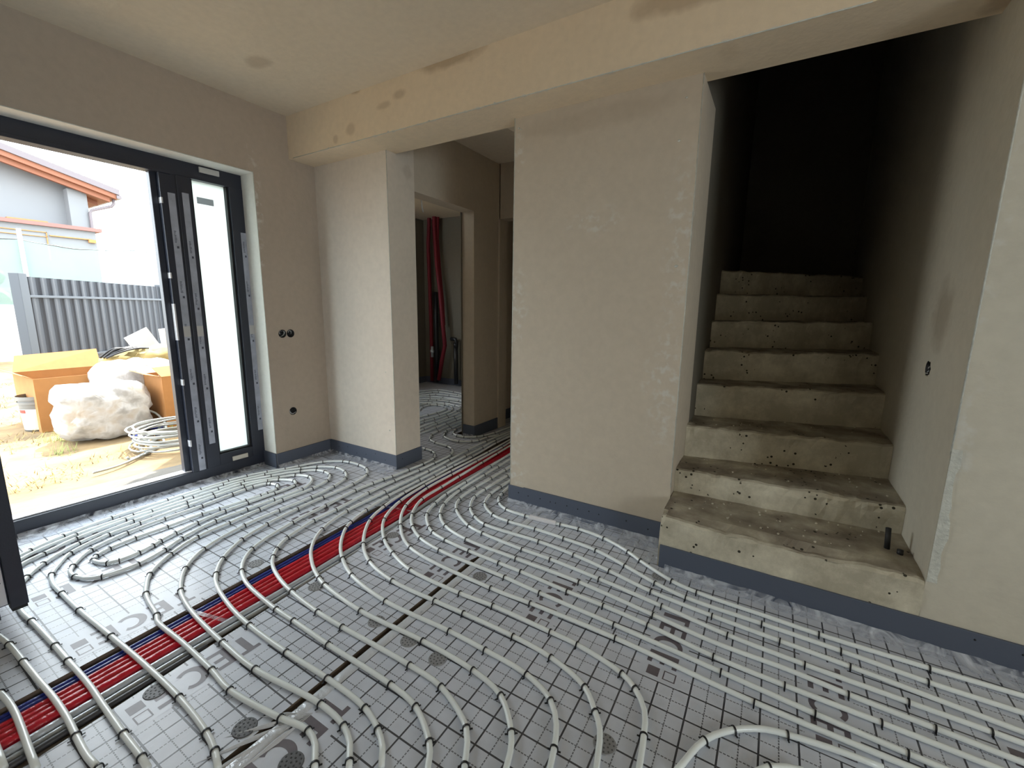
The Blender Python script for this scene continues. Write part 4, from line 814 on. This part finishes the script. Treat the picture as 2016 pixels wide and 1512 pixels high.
# ---------------------------------------------------------------- outdoors
GZ = -.10
v, fc = [], []; nx, ny = 60, 60
for i in range(nx+1):
    for j in range(ny+1):
        tx, ty = i/nx, j/ny; x = -.27-60*tx**2.6; y = -14+34*ty
        if True:
            z = GZ+(noise.noise(Vector((x*.8, y*.8, 3)))*.03+noise.noise(Vector((x*4, y*4, 1)))*.01)*min(1, tx*4)
        mound = 1.05*math.exp(-(((x+13)/2.2)**2+((y+.35)/1.1)**2)); v.append((x, y, z+mound))
for i in range(nx):
    for j in range(ny): fc.append((i*(ny+1)+j, (i+1)*(ny+1)+j, (i+1)*(ny+1)+j+1, i*(ny+1)+j+1))
o = pyd('ground', v, fc, M['ground'], smooth=True); tag(o, kind='structure')
v, fc = [], []; ny = 90
for j in range(ny+1):
    y = -9+9.6*j/ny; xo = -1.12+.12*noise.noise(Vector((y*1.3, 2, 0)))-.35*(y < -.9)*min(1, (-.9-y)*.6)
    for k in range(9):
        t = k/8; x = -.262+(xo+.262)*t; v.append((x, y, GZ+.035-.05*t**3+.006*noise.noise(Vector((x*9, y*9, 0)))))
for j in range(ny):
    for k in range(8): fc.append((j*9+k, j*9+k+1, (j+1)*9+k+1, (j+1)*9+k))
o = pyd('garden_path', v, fc, M['path'], smooth=True); tag(o, kind='structure')
# dry grass: uncountable blades
v, fc = [], []; rn = random.Random(5)
for i in range(9000):
    x = -1.3-rn.random()**1.6*9; y = rn.uniform(-2.6, 1.2)+(-x-1.3)*.12
    if noise.noise(Vector((x*1.1, y*1.1, 7))) < -.02: continue
    if x > -1.6 and y > -1.0 or x > -2.1 and y > -.1: continue
    h = rn.uniform(.015, .06); a = rn.uniform(0, 6.28); ln = rn.uniform(.03, .12); w_ = .004
    dx, dy = math.cos(a), math.sin(a); n0 = len(v)
    v += [(x-dy*w_, y+dx*w_, GZ-.015), (x+dy*w_, y-dx*w_, GZ-.015), (x+dx*ln, y+dy*ln, GZ+h)]; fc.append((n0, n0+1, n0+2))
o = pyd('dry_grass', v, fc, M['straw']); tag(o, 'flattened dry straw and grass covering the yard outside the door', 'grass', kind='stuff')
v, fc = [], []
for cx, cy, n_ in ((-2.75, -.86, 60), (-2.2, -.98, 40), (-2.1, -.12, 60), (-3.6, -1.4, 90), (-2.75, .12, 60), (-4.2, -1.6, 90)):
    for i in range(n_):
        a = rn.uniform(0, 6.28); rr_ = rn.random()*.16; x, y = cx+rr_*math.cos(a), cy+rr_*math.sin(a); h = rn.uniform(.04, .13); w_ = .007; n0 = len(v)
        v += [(x-w_, y, GZ-.01), (x+w_, y, GZ-.01), (x+rn.uniform(-.06, .06), y+rn.uniform(-.06, .06), GZ+h)]; fc.append((n0, n0+1, n0+2))
o = pyd('weeds', v, fc, M['green']); tag(o, 'tufts of green weeds around the rubbish outside', 'weeds', kind='stuff')

# corrugated fence
FA, FB = Vector((-5.5, -.387, 0)), Vector((-7.72, 1.95, 0)); fd = (FB-FA).normalized(); fnv = Vector((fd.y, -fd.x, 0))
if fnv.x < 0: fnv = -fnv
fe = empty('metal_fence', FA, 'grey corrugated sheet fence behind the rubbish heap', 'fence')
def fp(name, s0, s1, d0, d1_, z0, z1, m):
    bm = bmesh.new(); box(bm, s0, s1, d0, d1_, z0, z1, .004)
    for q in bm.verts: q.co = fd*q.co.x+fnv*q.co.y+Vector((0, 0, q.co.z))
    return from_bm(name, bm, m, fe)
def corr(s0, s1):
    v, fc = [], []; n_ = int((s1-s0)/.019)
    pr = [0, 0, .35, .85, 1, 1, .85, .35, 0, 0]
    for i in range(n_+1):
        sx_ = s0+(s1-s0)*i/n_; d = pr[i % 10]*.034
        for z, b in ((.42, 0), (1.565, 0), (1.565, -.003), (.42, -.003)):
            v.append(fd*sx_+fnv*(d+b)+Vector((0, 0, z)))
    for i in range(n_):
        for k in range(4): fc.append((i*4+k, (i+1)*4+k, (i+1)*4+(k+1) % 4, i*4+(k+1) % 4))
    return pyd('corrugated_sheet', v, fc, M['fence'], fe)
corr(.06, 3.22); corr(3.38, 6.2)
for s0 in (-.09, 3.23, 6.2): fp('post', s0, s0+.13, -.04, .07, .2, 1.60, M['fence_post'])
for s0, s1 in ((.05, 3.23), (3.36, 6.2)):
    for z in (1.285, .40): fp('rail', s0, s1, .036, .062, z, z+.035, M['fence_post'])
fp('kick_panel', .05, 6.2, -.02, .0, .2, .41, M['cable'])
fp('footing', -.12, 6.3, -.08, .09, -.2, .21, M['footing'])

# debris net on posts
ne = empty('debris_net', (-10, .6, GZ), 'green debris netting on white posts behind the sheet fence', 'net')
v, fc = [], []; n_ = 60
for i in range(n_+1):
    y = -3+9*i/n_; top = 2.46-.10*math.sin(math.pi*((y-.6)/1.88 % 1))+.03*noise.noise(Vector((y*2, 0, 0)))
    for k in range(5): v.append((.02*noise.noise(Vector((y*2, k, 1))), y-.6, GZ*-1*0+(top-GZ)*k/4))
for i in range(n_):
    for k in range(4): fc.append((i*5+k, (i+1)*5+k, (i+1)*5+k+1, i*5+k+1))
pyd('net_cloth', v, fc, M['net'], ne, True)
tube('top_wire', [(-10, -3+9*i/n_, 2.465-.10*math.sin(math.pi*((-3+9*i/n_-.6)/1.88 % 1))+.03*noise.noise(Vector(((-3+9*i/n_)*2, 0, 0)))) for i in range(n_+1)], .008, M['cable'], ne, 5)
boxo('plinth_wall', -10.06, -9.98, -6, 9, GZ, 1.16, M['white'], ne)
for y in (-3.16, -1.28, .60, 2.48, 4.36): boxo('post', -9.97, -9.92, y-.03, y+.03, GZ, 2.66, M['white'], ne)

# neighbouring house
HX = -16
he = empty('house', (HX, 2, GZ), 'white rendered neighbour house with timber eaves and brown gutter pipe', 'house')
def hb(name, x0, x1, y0, y1, z0, z1, m, bev=0): return boxo(name, x0, x1, y0, y1, z0, z1, m, he, bev)
def roofz(y): return 5.09-.274*(y-1.71)
bm = bmesh.new(); prism(bm, [(-5, GZ), (3.34, GZ), (3.34, roofz(3.34)), (-5, roofz(-5))], HX-6, HX, 'x'); bmesh.ops.translate(bm, verts=bm.verts, vec=-Vector(he.location)); from_bm('gable_wall', bm, M['house'], he)
hb('corner_pier', HX-.5, HX+.35, 2.92, 3.36, 3.2, 4.62, M['house'])
bm = bmesh.new(); prism(bm, [(-5, roofz(-5)+.02), (4.0, roofz(4.0)+.02), (4.0, roofz(4.0)+.16), (-5, roofz(-5)+.16)], HX-6.5, HX+.7, 'x'); bmesh.ops.translate(bm, verts=bm.verts, vec=-Vector(he.location)); from_bm('roof_boarding', bm, M['timber'], he)
bm = bmesh.new(); prism(bm, [(-5, roofz(-5)+.16), (4.06, roofz(4.06)+.16), (4.06, roofz(4.06)+.33), (-5, roofz(-5)+.36)], HX-6.5, HX+.76, 'x'); bmesh.ops.translate(bm, verts=bm.verts, vec=-Vector(he.location)); from_bm('roof_covering', bm, M['tin'], he)
for x in (HX+.45, HX-.6, HX-1.5, HX-2.4, HX-3.3):
    bm = bmesh.new(); prism(bm, [(-5, roofz(-5)-.12), (3.85, roofz(3.85)-.12), (3.85, roofz(3.85)+.02), (-5, roofz(-5)+.02)], x, x+.12, 'x'); bmesh.ops.translate(bm, verts=bm.verts, vec=-Vector(he.location)); from_bm('rafter', bm, M['timber'], he)
tube('downpipe', [(HX+.5, 3.97, 4.56), (HX+.5, 3.96, 4.36), (HX+.48, 3.90, 4.27), (HX+.4, 3.42, 4.07), (HX+.4, 3.37, 3.98), (HX+.4, 3.36, 2.2), (HX+.4, 3.36, 0)], .045, M['tin'], he)
hb('gutter', HX-6.5, HX+.75, 3.98, 4.10, 4.50, 4.60, M['tin'])
hb('porch_wall', HX, HX+.9, -5, 3.28, GZ, 3.36, M['house'])
hb('porch_flashing', HX-.1, HX+1.0, -5, 3.42, 3.36, 3.46, M['brick_red'])
hb('timber_plank', HX+.3, HX+.5, 1.55, 2.36, 3.47, 3.55, M['board'])
hb('awning_rail', HX+.9, HX+.96, 2.25, 3.16, 3.10, 3.125, M['board']); hb('awning_box', HX+.9, HX+1.0, 3.08, 3.24, 3.02, 3.11, M['board'])
for b in ((1.2, 2.2, 3.18, 3.2), (1.2, 2.2, 3.06, 3.075), (2.18, 2.2, 2.4, 3.2)): hb('window_frame', HX+.9, HX+.93, *b, M['board'])
# trees far left
def blob_tree(name, loc, s_, label):
    e = empty(name, loc, label, 'tree'); rn = random.Random(int(s_*100)); bm = bmesh.new()
    for i in range(40):
        p = Vector((rn.gauss(0, .35), rn.gauss(0, .35), .9+rn.gauss(0, .28)))*s_
        bmesh.ops.create_icosphere(bm, subdivisions=2, radius=s_*rn.uniform(.12, .28), matrix=Matrix.Translation(p))
    for q in bm.verts: q.co += Vector((noise.noise(q.co*6), noise.noise(q.co*6+Vector((9, 0, 0))), noise.noise(q.co*6+Vector((0, 9, 0)))))*.1*s_
    from_bm('crown', bm, M['foliage'], e); tube('trunk', [Vector(loc), Vector(loc)+Vector((0, 0, .8*s_))], .05*s_, M['timber'], e)
blob_tree('garden_shrub', (-11.6, .2, GZ), 1.25, 'pale green shrub seen through the netting left of the fence post')

# rubbish heap
def lump(name, cen, size, mt, label, cat, seed, amp=.18, flat=True, sub=4):
    bm = bmesh.new(); bmesh.ops.create_icosphere(bm, subdivisions=sub, radius=1)
    for q in bm.verts:
        d = q.co.normalized(); e_ = 4.6; den = (abs(d.x)**e_+abs(d.y)**e_+abs(d.z)**e_)**(1/e_); p = d/den
        p *= 1+amp*noise.noise(d*2.2+Vector((seed, 0, 0)))+amp*.5*noise.noise(d*6+Vector((0, seed, 0)))-amp*.45*abs(noise.noise(Vector((d.x*5, d.y*5, d.z*2.2))+Vector((0, seed, 4))))
        q.co = Vector((p.x*size[0], p.y*size[1], max(-size[2], p.z*size[2])+size[2]))
    return tag(from_bm(name, bm, M[mt], smooth=True, loc=(cen[0], cen[1], GZ+cen[2])), label, cat)
lump('rubbish_bag', (-2.55, -.54, 0), (.26, .345, .275), 'sack', 'big translucent rubbish bag standing in front of the cardboard box', 'bag', 3.1)
lump('rubbish_bag', (-2.98, -.12, 0), (.24, .36, .35), 'sack', 'taller white rubbish bag behind the front one, beside the right cardboard box', 'bag', 8.2)
lump('foam_pile', (-3.42, .16, .16), (.20, .40, .31), 'ypile', 'heap of yellowish foam sheets behind the rubbish bags', 'foam', 5.3, .22)
def carton(name, x0, x1, y0, y1, z1, label, flaps):
    e = empty(name, ((x0+x1)/2, (y0+y1)/2, GZ), label, 'box'); t = .006
    for nm, b in (('side_panel', (x1-t, x1, y0, y1)), ('side_panel', (x0, x0+t, y0, y1)), ('end_panel', (x0+t, x1-t, y0, y0+t)), ('end_panel', (x0+t, x1-t, y1-t, y1)), ('bottom_panel', (x0+t, x1-t, y0+t, y1-t))):
        boxo(nm, *b, GZ, z1 if nm != 'bottom_panel' else GZ+t, M['board'], e)
    for (a, b, c_, d) in flaps:
        bm = bmesh.new(); vs = [Vector(q) for q in (a, b, c_, d)]; nn = (vs[1]-vs[0]).cross(vs[2]-vs[0]).normalized()*t
        lo = [bm.verts.new(q-e.location) for q in vs]; hi = [bm.verts.new(q+nn-e.location) for q in vs]
        bm.faces.new(lo[::-1]); bm.faces.new(hi)
        for i in range(4): bm.faces.new((lo[i], lo[(i+1) % 4], hi[(i+1) % 4], hi[i]))
        from_bm('flap', bm, M['board'], e)
    return e
carton('cardboard_box', -3.95, -3.2, -.86, -.12, .46, 'large open cardboard box left of the rubbish bag', [
    ((-3.95, -.86, .46), (-3.95, -.12, .46), (-4.1, -.10, .66), (-4.1, -.80, .63)),
    ((-3.2, -.86, .46), (-3.95, -.86, .46), (-3.95, -1.02, .54), (-3.2, -.93, .50)), ((-3.2, -.12, .46), (-3.95, -.12, .46), (-3.95, .08, .60), (-3.2, .06, .55))])
carton('cardboard_box', -2.75, -2.3, -.11, .34, .47, 'upright cardboard box beside the door frame', [((-2.3, -.11, .47), (-2.3, .34, .47), (-2.42, .36, .58), (-2.42, -.14, .56)), ((-2.3, -.11, .47), (-2.75, -.11, .47), (-2.72, -.24, .52), (-2.34, -.22, .50))])
def board(loc, w_, h_, rx, rz, tilt, label):
    bm = bmesh.new(); box(bm, -.012, .012, -w_/2, w_/2, 0, h_, .004); o = from_bm('foam_board', bm, M['white'], loc=loc); o.rotation_euler = (rx, tilt, rz); return tag(o, label, 'board', 'white boards on the rubbish heap')
board((-3.85, .44, .46), .27, .46, .5, 0, .1, 'wide white board leaning out of the rubbish heap'); board((-3.8, .56, .44), .13, .47, .1, 0, .1, 'narrow white board standing beside the wide one on the heap')
ce = []
rn = random.Random(9)
for i in range(7):
    y0 = -.25+rn.uniform(-.05, .03); xo = -3.30+rn.uniform(-.07, .07); pts, _ = spline([(xo, y0, .62), (xo+.03, y0+.12, .69+rn.uniform(-.02, .04)), (xo, y0+.28, .70+rn.uniform(-.02, .03)), (xo-.04, y0+.4+rn.uniform(-.05, .05), .70)], .03)
    ce.append(tube_data(pts, .012, 6))
v, fc = [], []
for a, b in ce: n0 = len(v); v += a; fc += [tuple(i+n0 for i in q) for q in b]
o = pyd('cable_bundle', v, fc, M['cable'], smooth=True); tag(o, 'tangle of black plastic cable on top of the heap', 'cable')
# paint bucket
be = empty('paint_bucket', (-3.42, -.80, GZ), 'grey paint bucket with a printed label left of the cardboard box', 'bucket')
def ring(R0, R1, z0, z1, m, name, a0=0, a1=2*math.pi, n_=28, cap=False, par_=None):
    bm = bmesh.new(); full = a1-a0 > 6.2; k_ = n_ if full else n_+1
    lo = [bm.verts.new((R0*math.cos(a0+(a1-a0)*k/n_), R0*math.sin(a0+(a1-a0)*k/n_), z0)) for k in range(k_)]; hi = [bm.verts.new((R1*math.cos(a0+(a1-a0)*k/n_), R1*math.sin(a0+(a1-a0)*k/n_), z1)) for k in range(k_)]
    for k in range(n_): bm.faces.new((lo[k], lo[(k+1) % k_], hi[(k+1) % k_], hi[k]))
    if cap: bm.faces.new(lo[::-1])
    return from_bm(name, bm, m, par_ or be, True)
ring(.135, .155, 0, .37, M['bucket'], 'bucket_shell', cap=True); ring(.162, .165, .335, .372, M['bucket'], 'rim_band'); ring(.158, .161, .29, .315, M['bucket'], 'rim_band')
ring(.1365, .150, .02, .24, M['white'], 'label_band'); ring(.138, .1485, .022, .19, M['label_y'], 'label_panel', -1.1, .28); lpn = ring(.139, .148, .022, .185, M['label_r'], 'label_panel', .30, 1.2)
for k in range(7): ring(.1395+k*.001, .1398+k*.001, .035+.02*k, .041+.02*k, M['label_d'], 'label_line', .42, 1.1, par_=lpn)
ring(.150, .1505, .2, .235, M['label_r'], 'label_panel', -1.5, -1.0)
boxo('bucket_insert', -3.40, -3.30, -.80, -.66, .22, .262, M['label_r'], be)
# coil of spare pipe, its tails, hose and blue offcuts
rn = random.Random(3); pts = []
for i in range(12*24):
    a = 2*math.pi*i/24; k = i/24; R = .30+.011*((k*5) % 9)+.012*math.sin(a*.7+k); pts.append(Vector((-1.66+R*math.cos(a), -.23+R*math.sin(a), GZ+.012+.017*k+.01*math.sin(a*2+k))))
o = tube('pipe_coil', pts, .0085, M['pipe_out'], sides=7); tag(o, 'coil of spare white pipe lying outside against the door post', 'coil')
for P_, lb, mm, rr_ in (([(-1.95, -.30, -.06), (-1.74, -.36, -.085), (-1.42, -.69, -.08), (-1.30, -.86, -.075), (-1.26, -1.0, -.07)], 'white pipe tail running from the coil along the path', 'pipe_out', .010),
                        ([(-1.9, -.42, -.06), (-1.6, -.52, -.085), (-1.44, -.72, -.08), (-1.40, -.74, -.05)], 'shorter white pipe tail beside the path', 'pipe_out', .010),
                        ([(-1.86, -.47, -.088), (-2.01, -.27, -.085), (-2.30, -.13, -.02), (-2.42, -.16, .08), (-2.4, -.24, .13)], 'white hose curving out of the taller rubbish bag', 'pipe_out', .011),
                        ([(-2.22, -.45, -.082), (-2.12, -.19, -.082)], 'short blue pipe offcut nearest the door', 'blue', .020), ([(-2.50, -.30, -.082), (-2.34, -.02, -.082)], 'blue pipe offcut farther back under the bag', 'blue', .018)):
    q, _ = spline([Vector(p) for p in P_], .04); o = tube('loose_pipe', q, rr_, M[mm], sides=8); tag(o, lb, 'pipe')
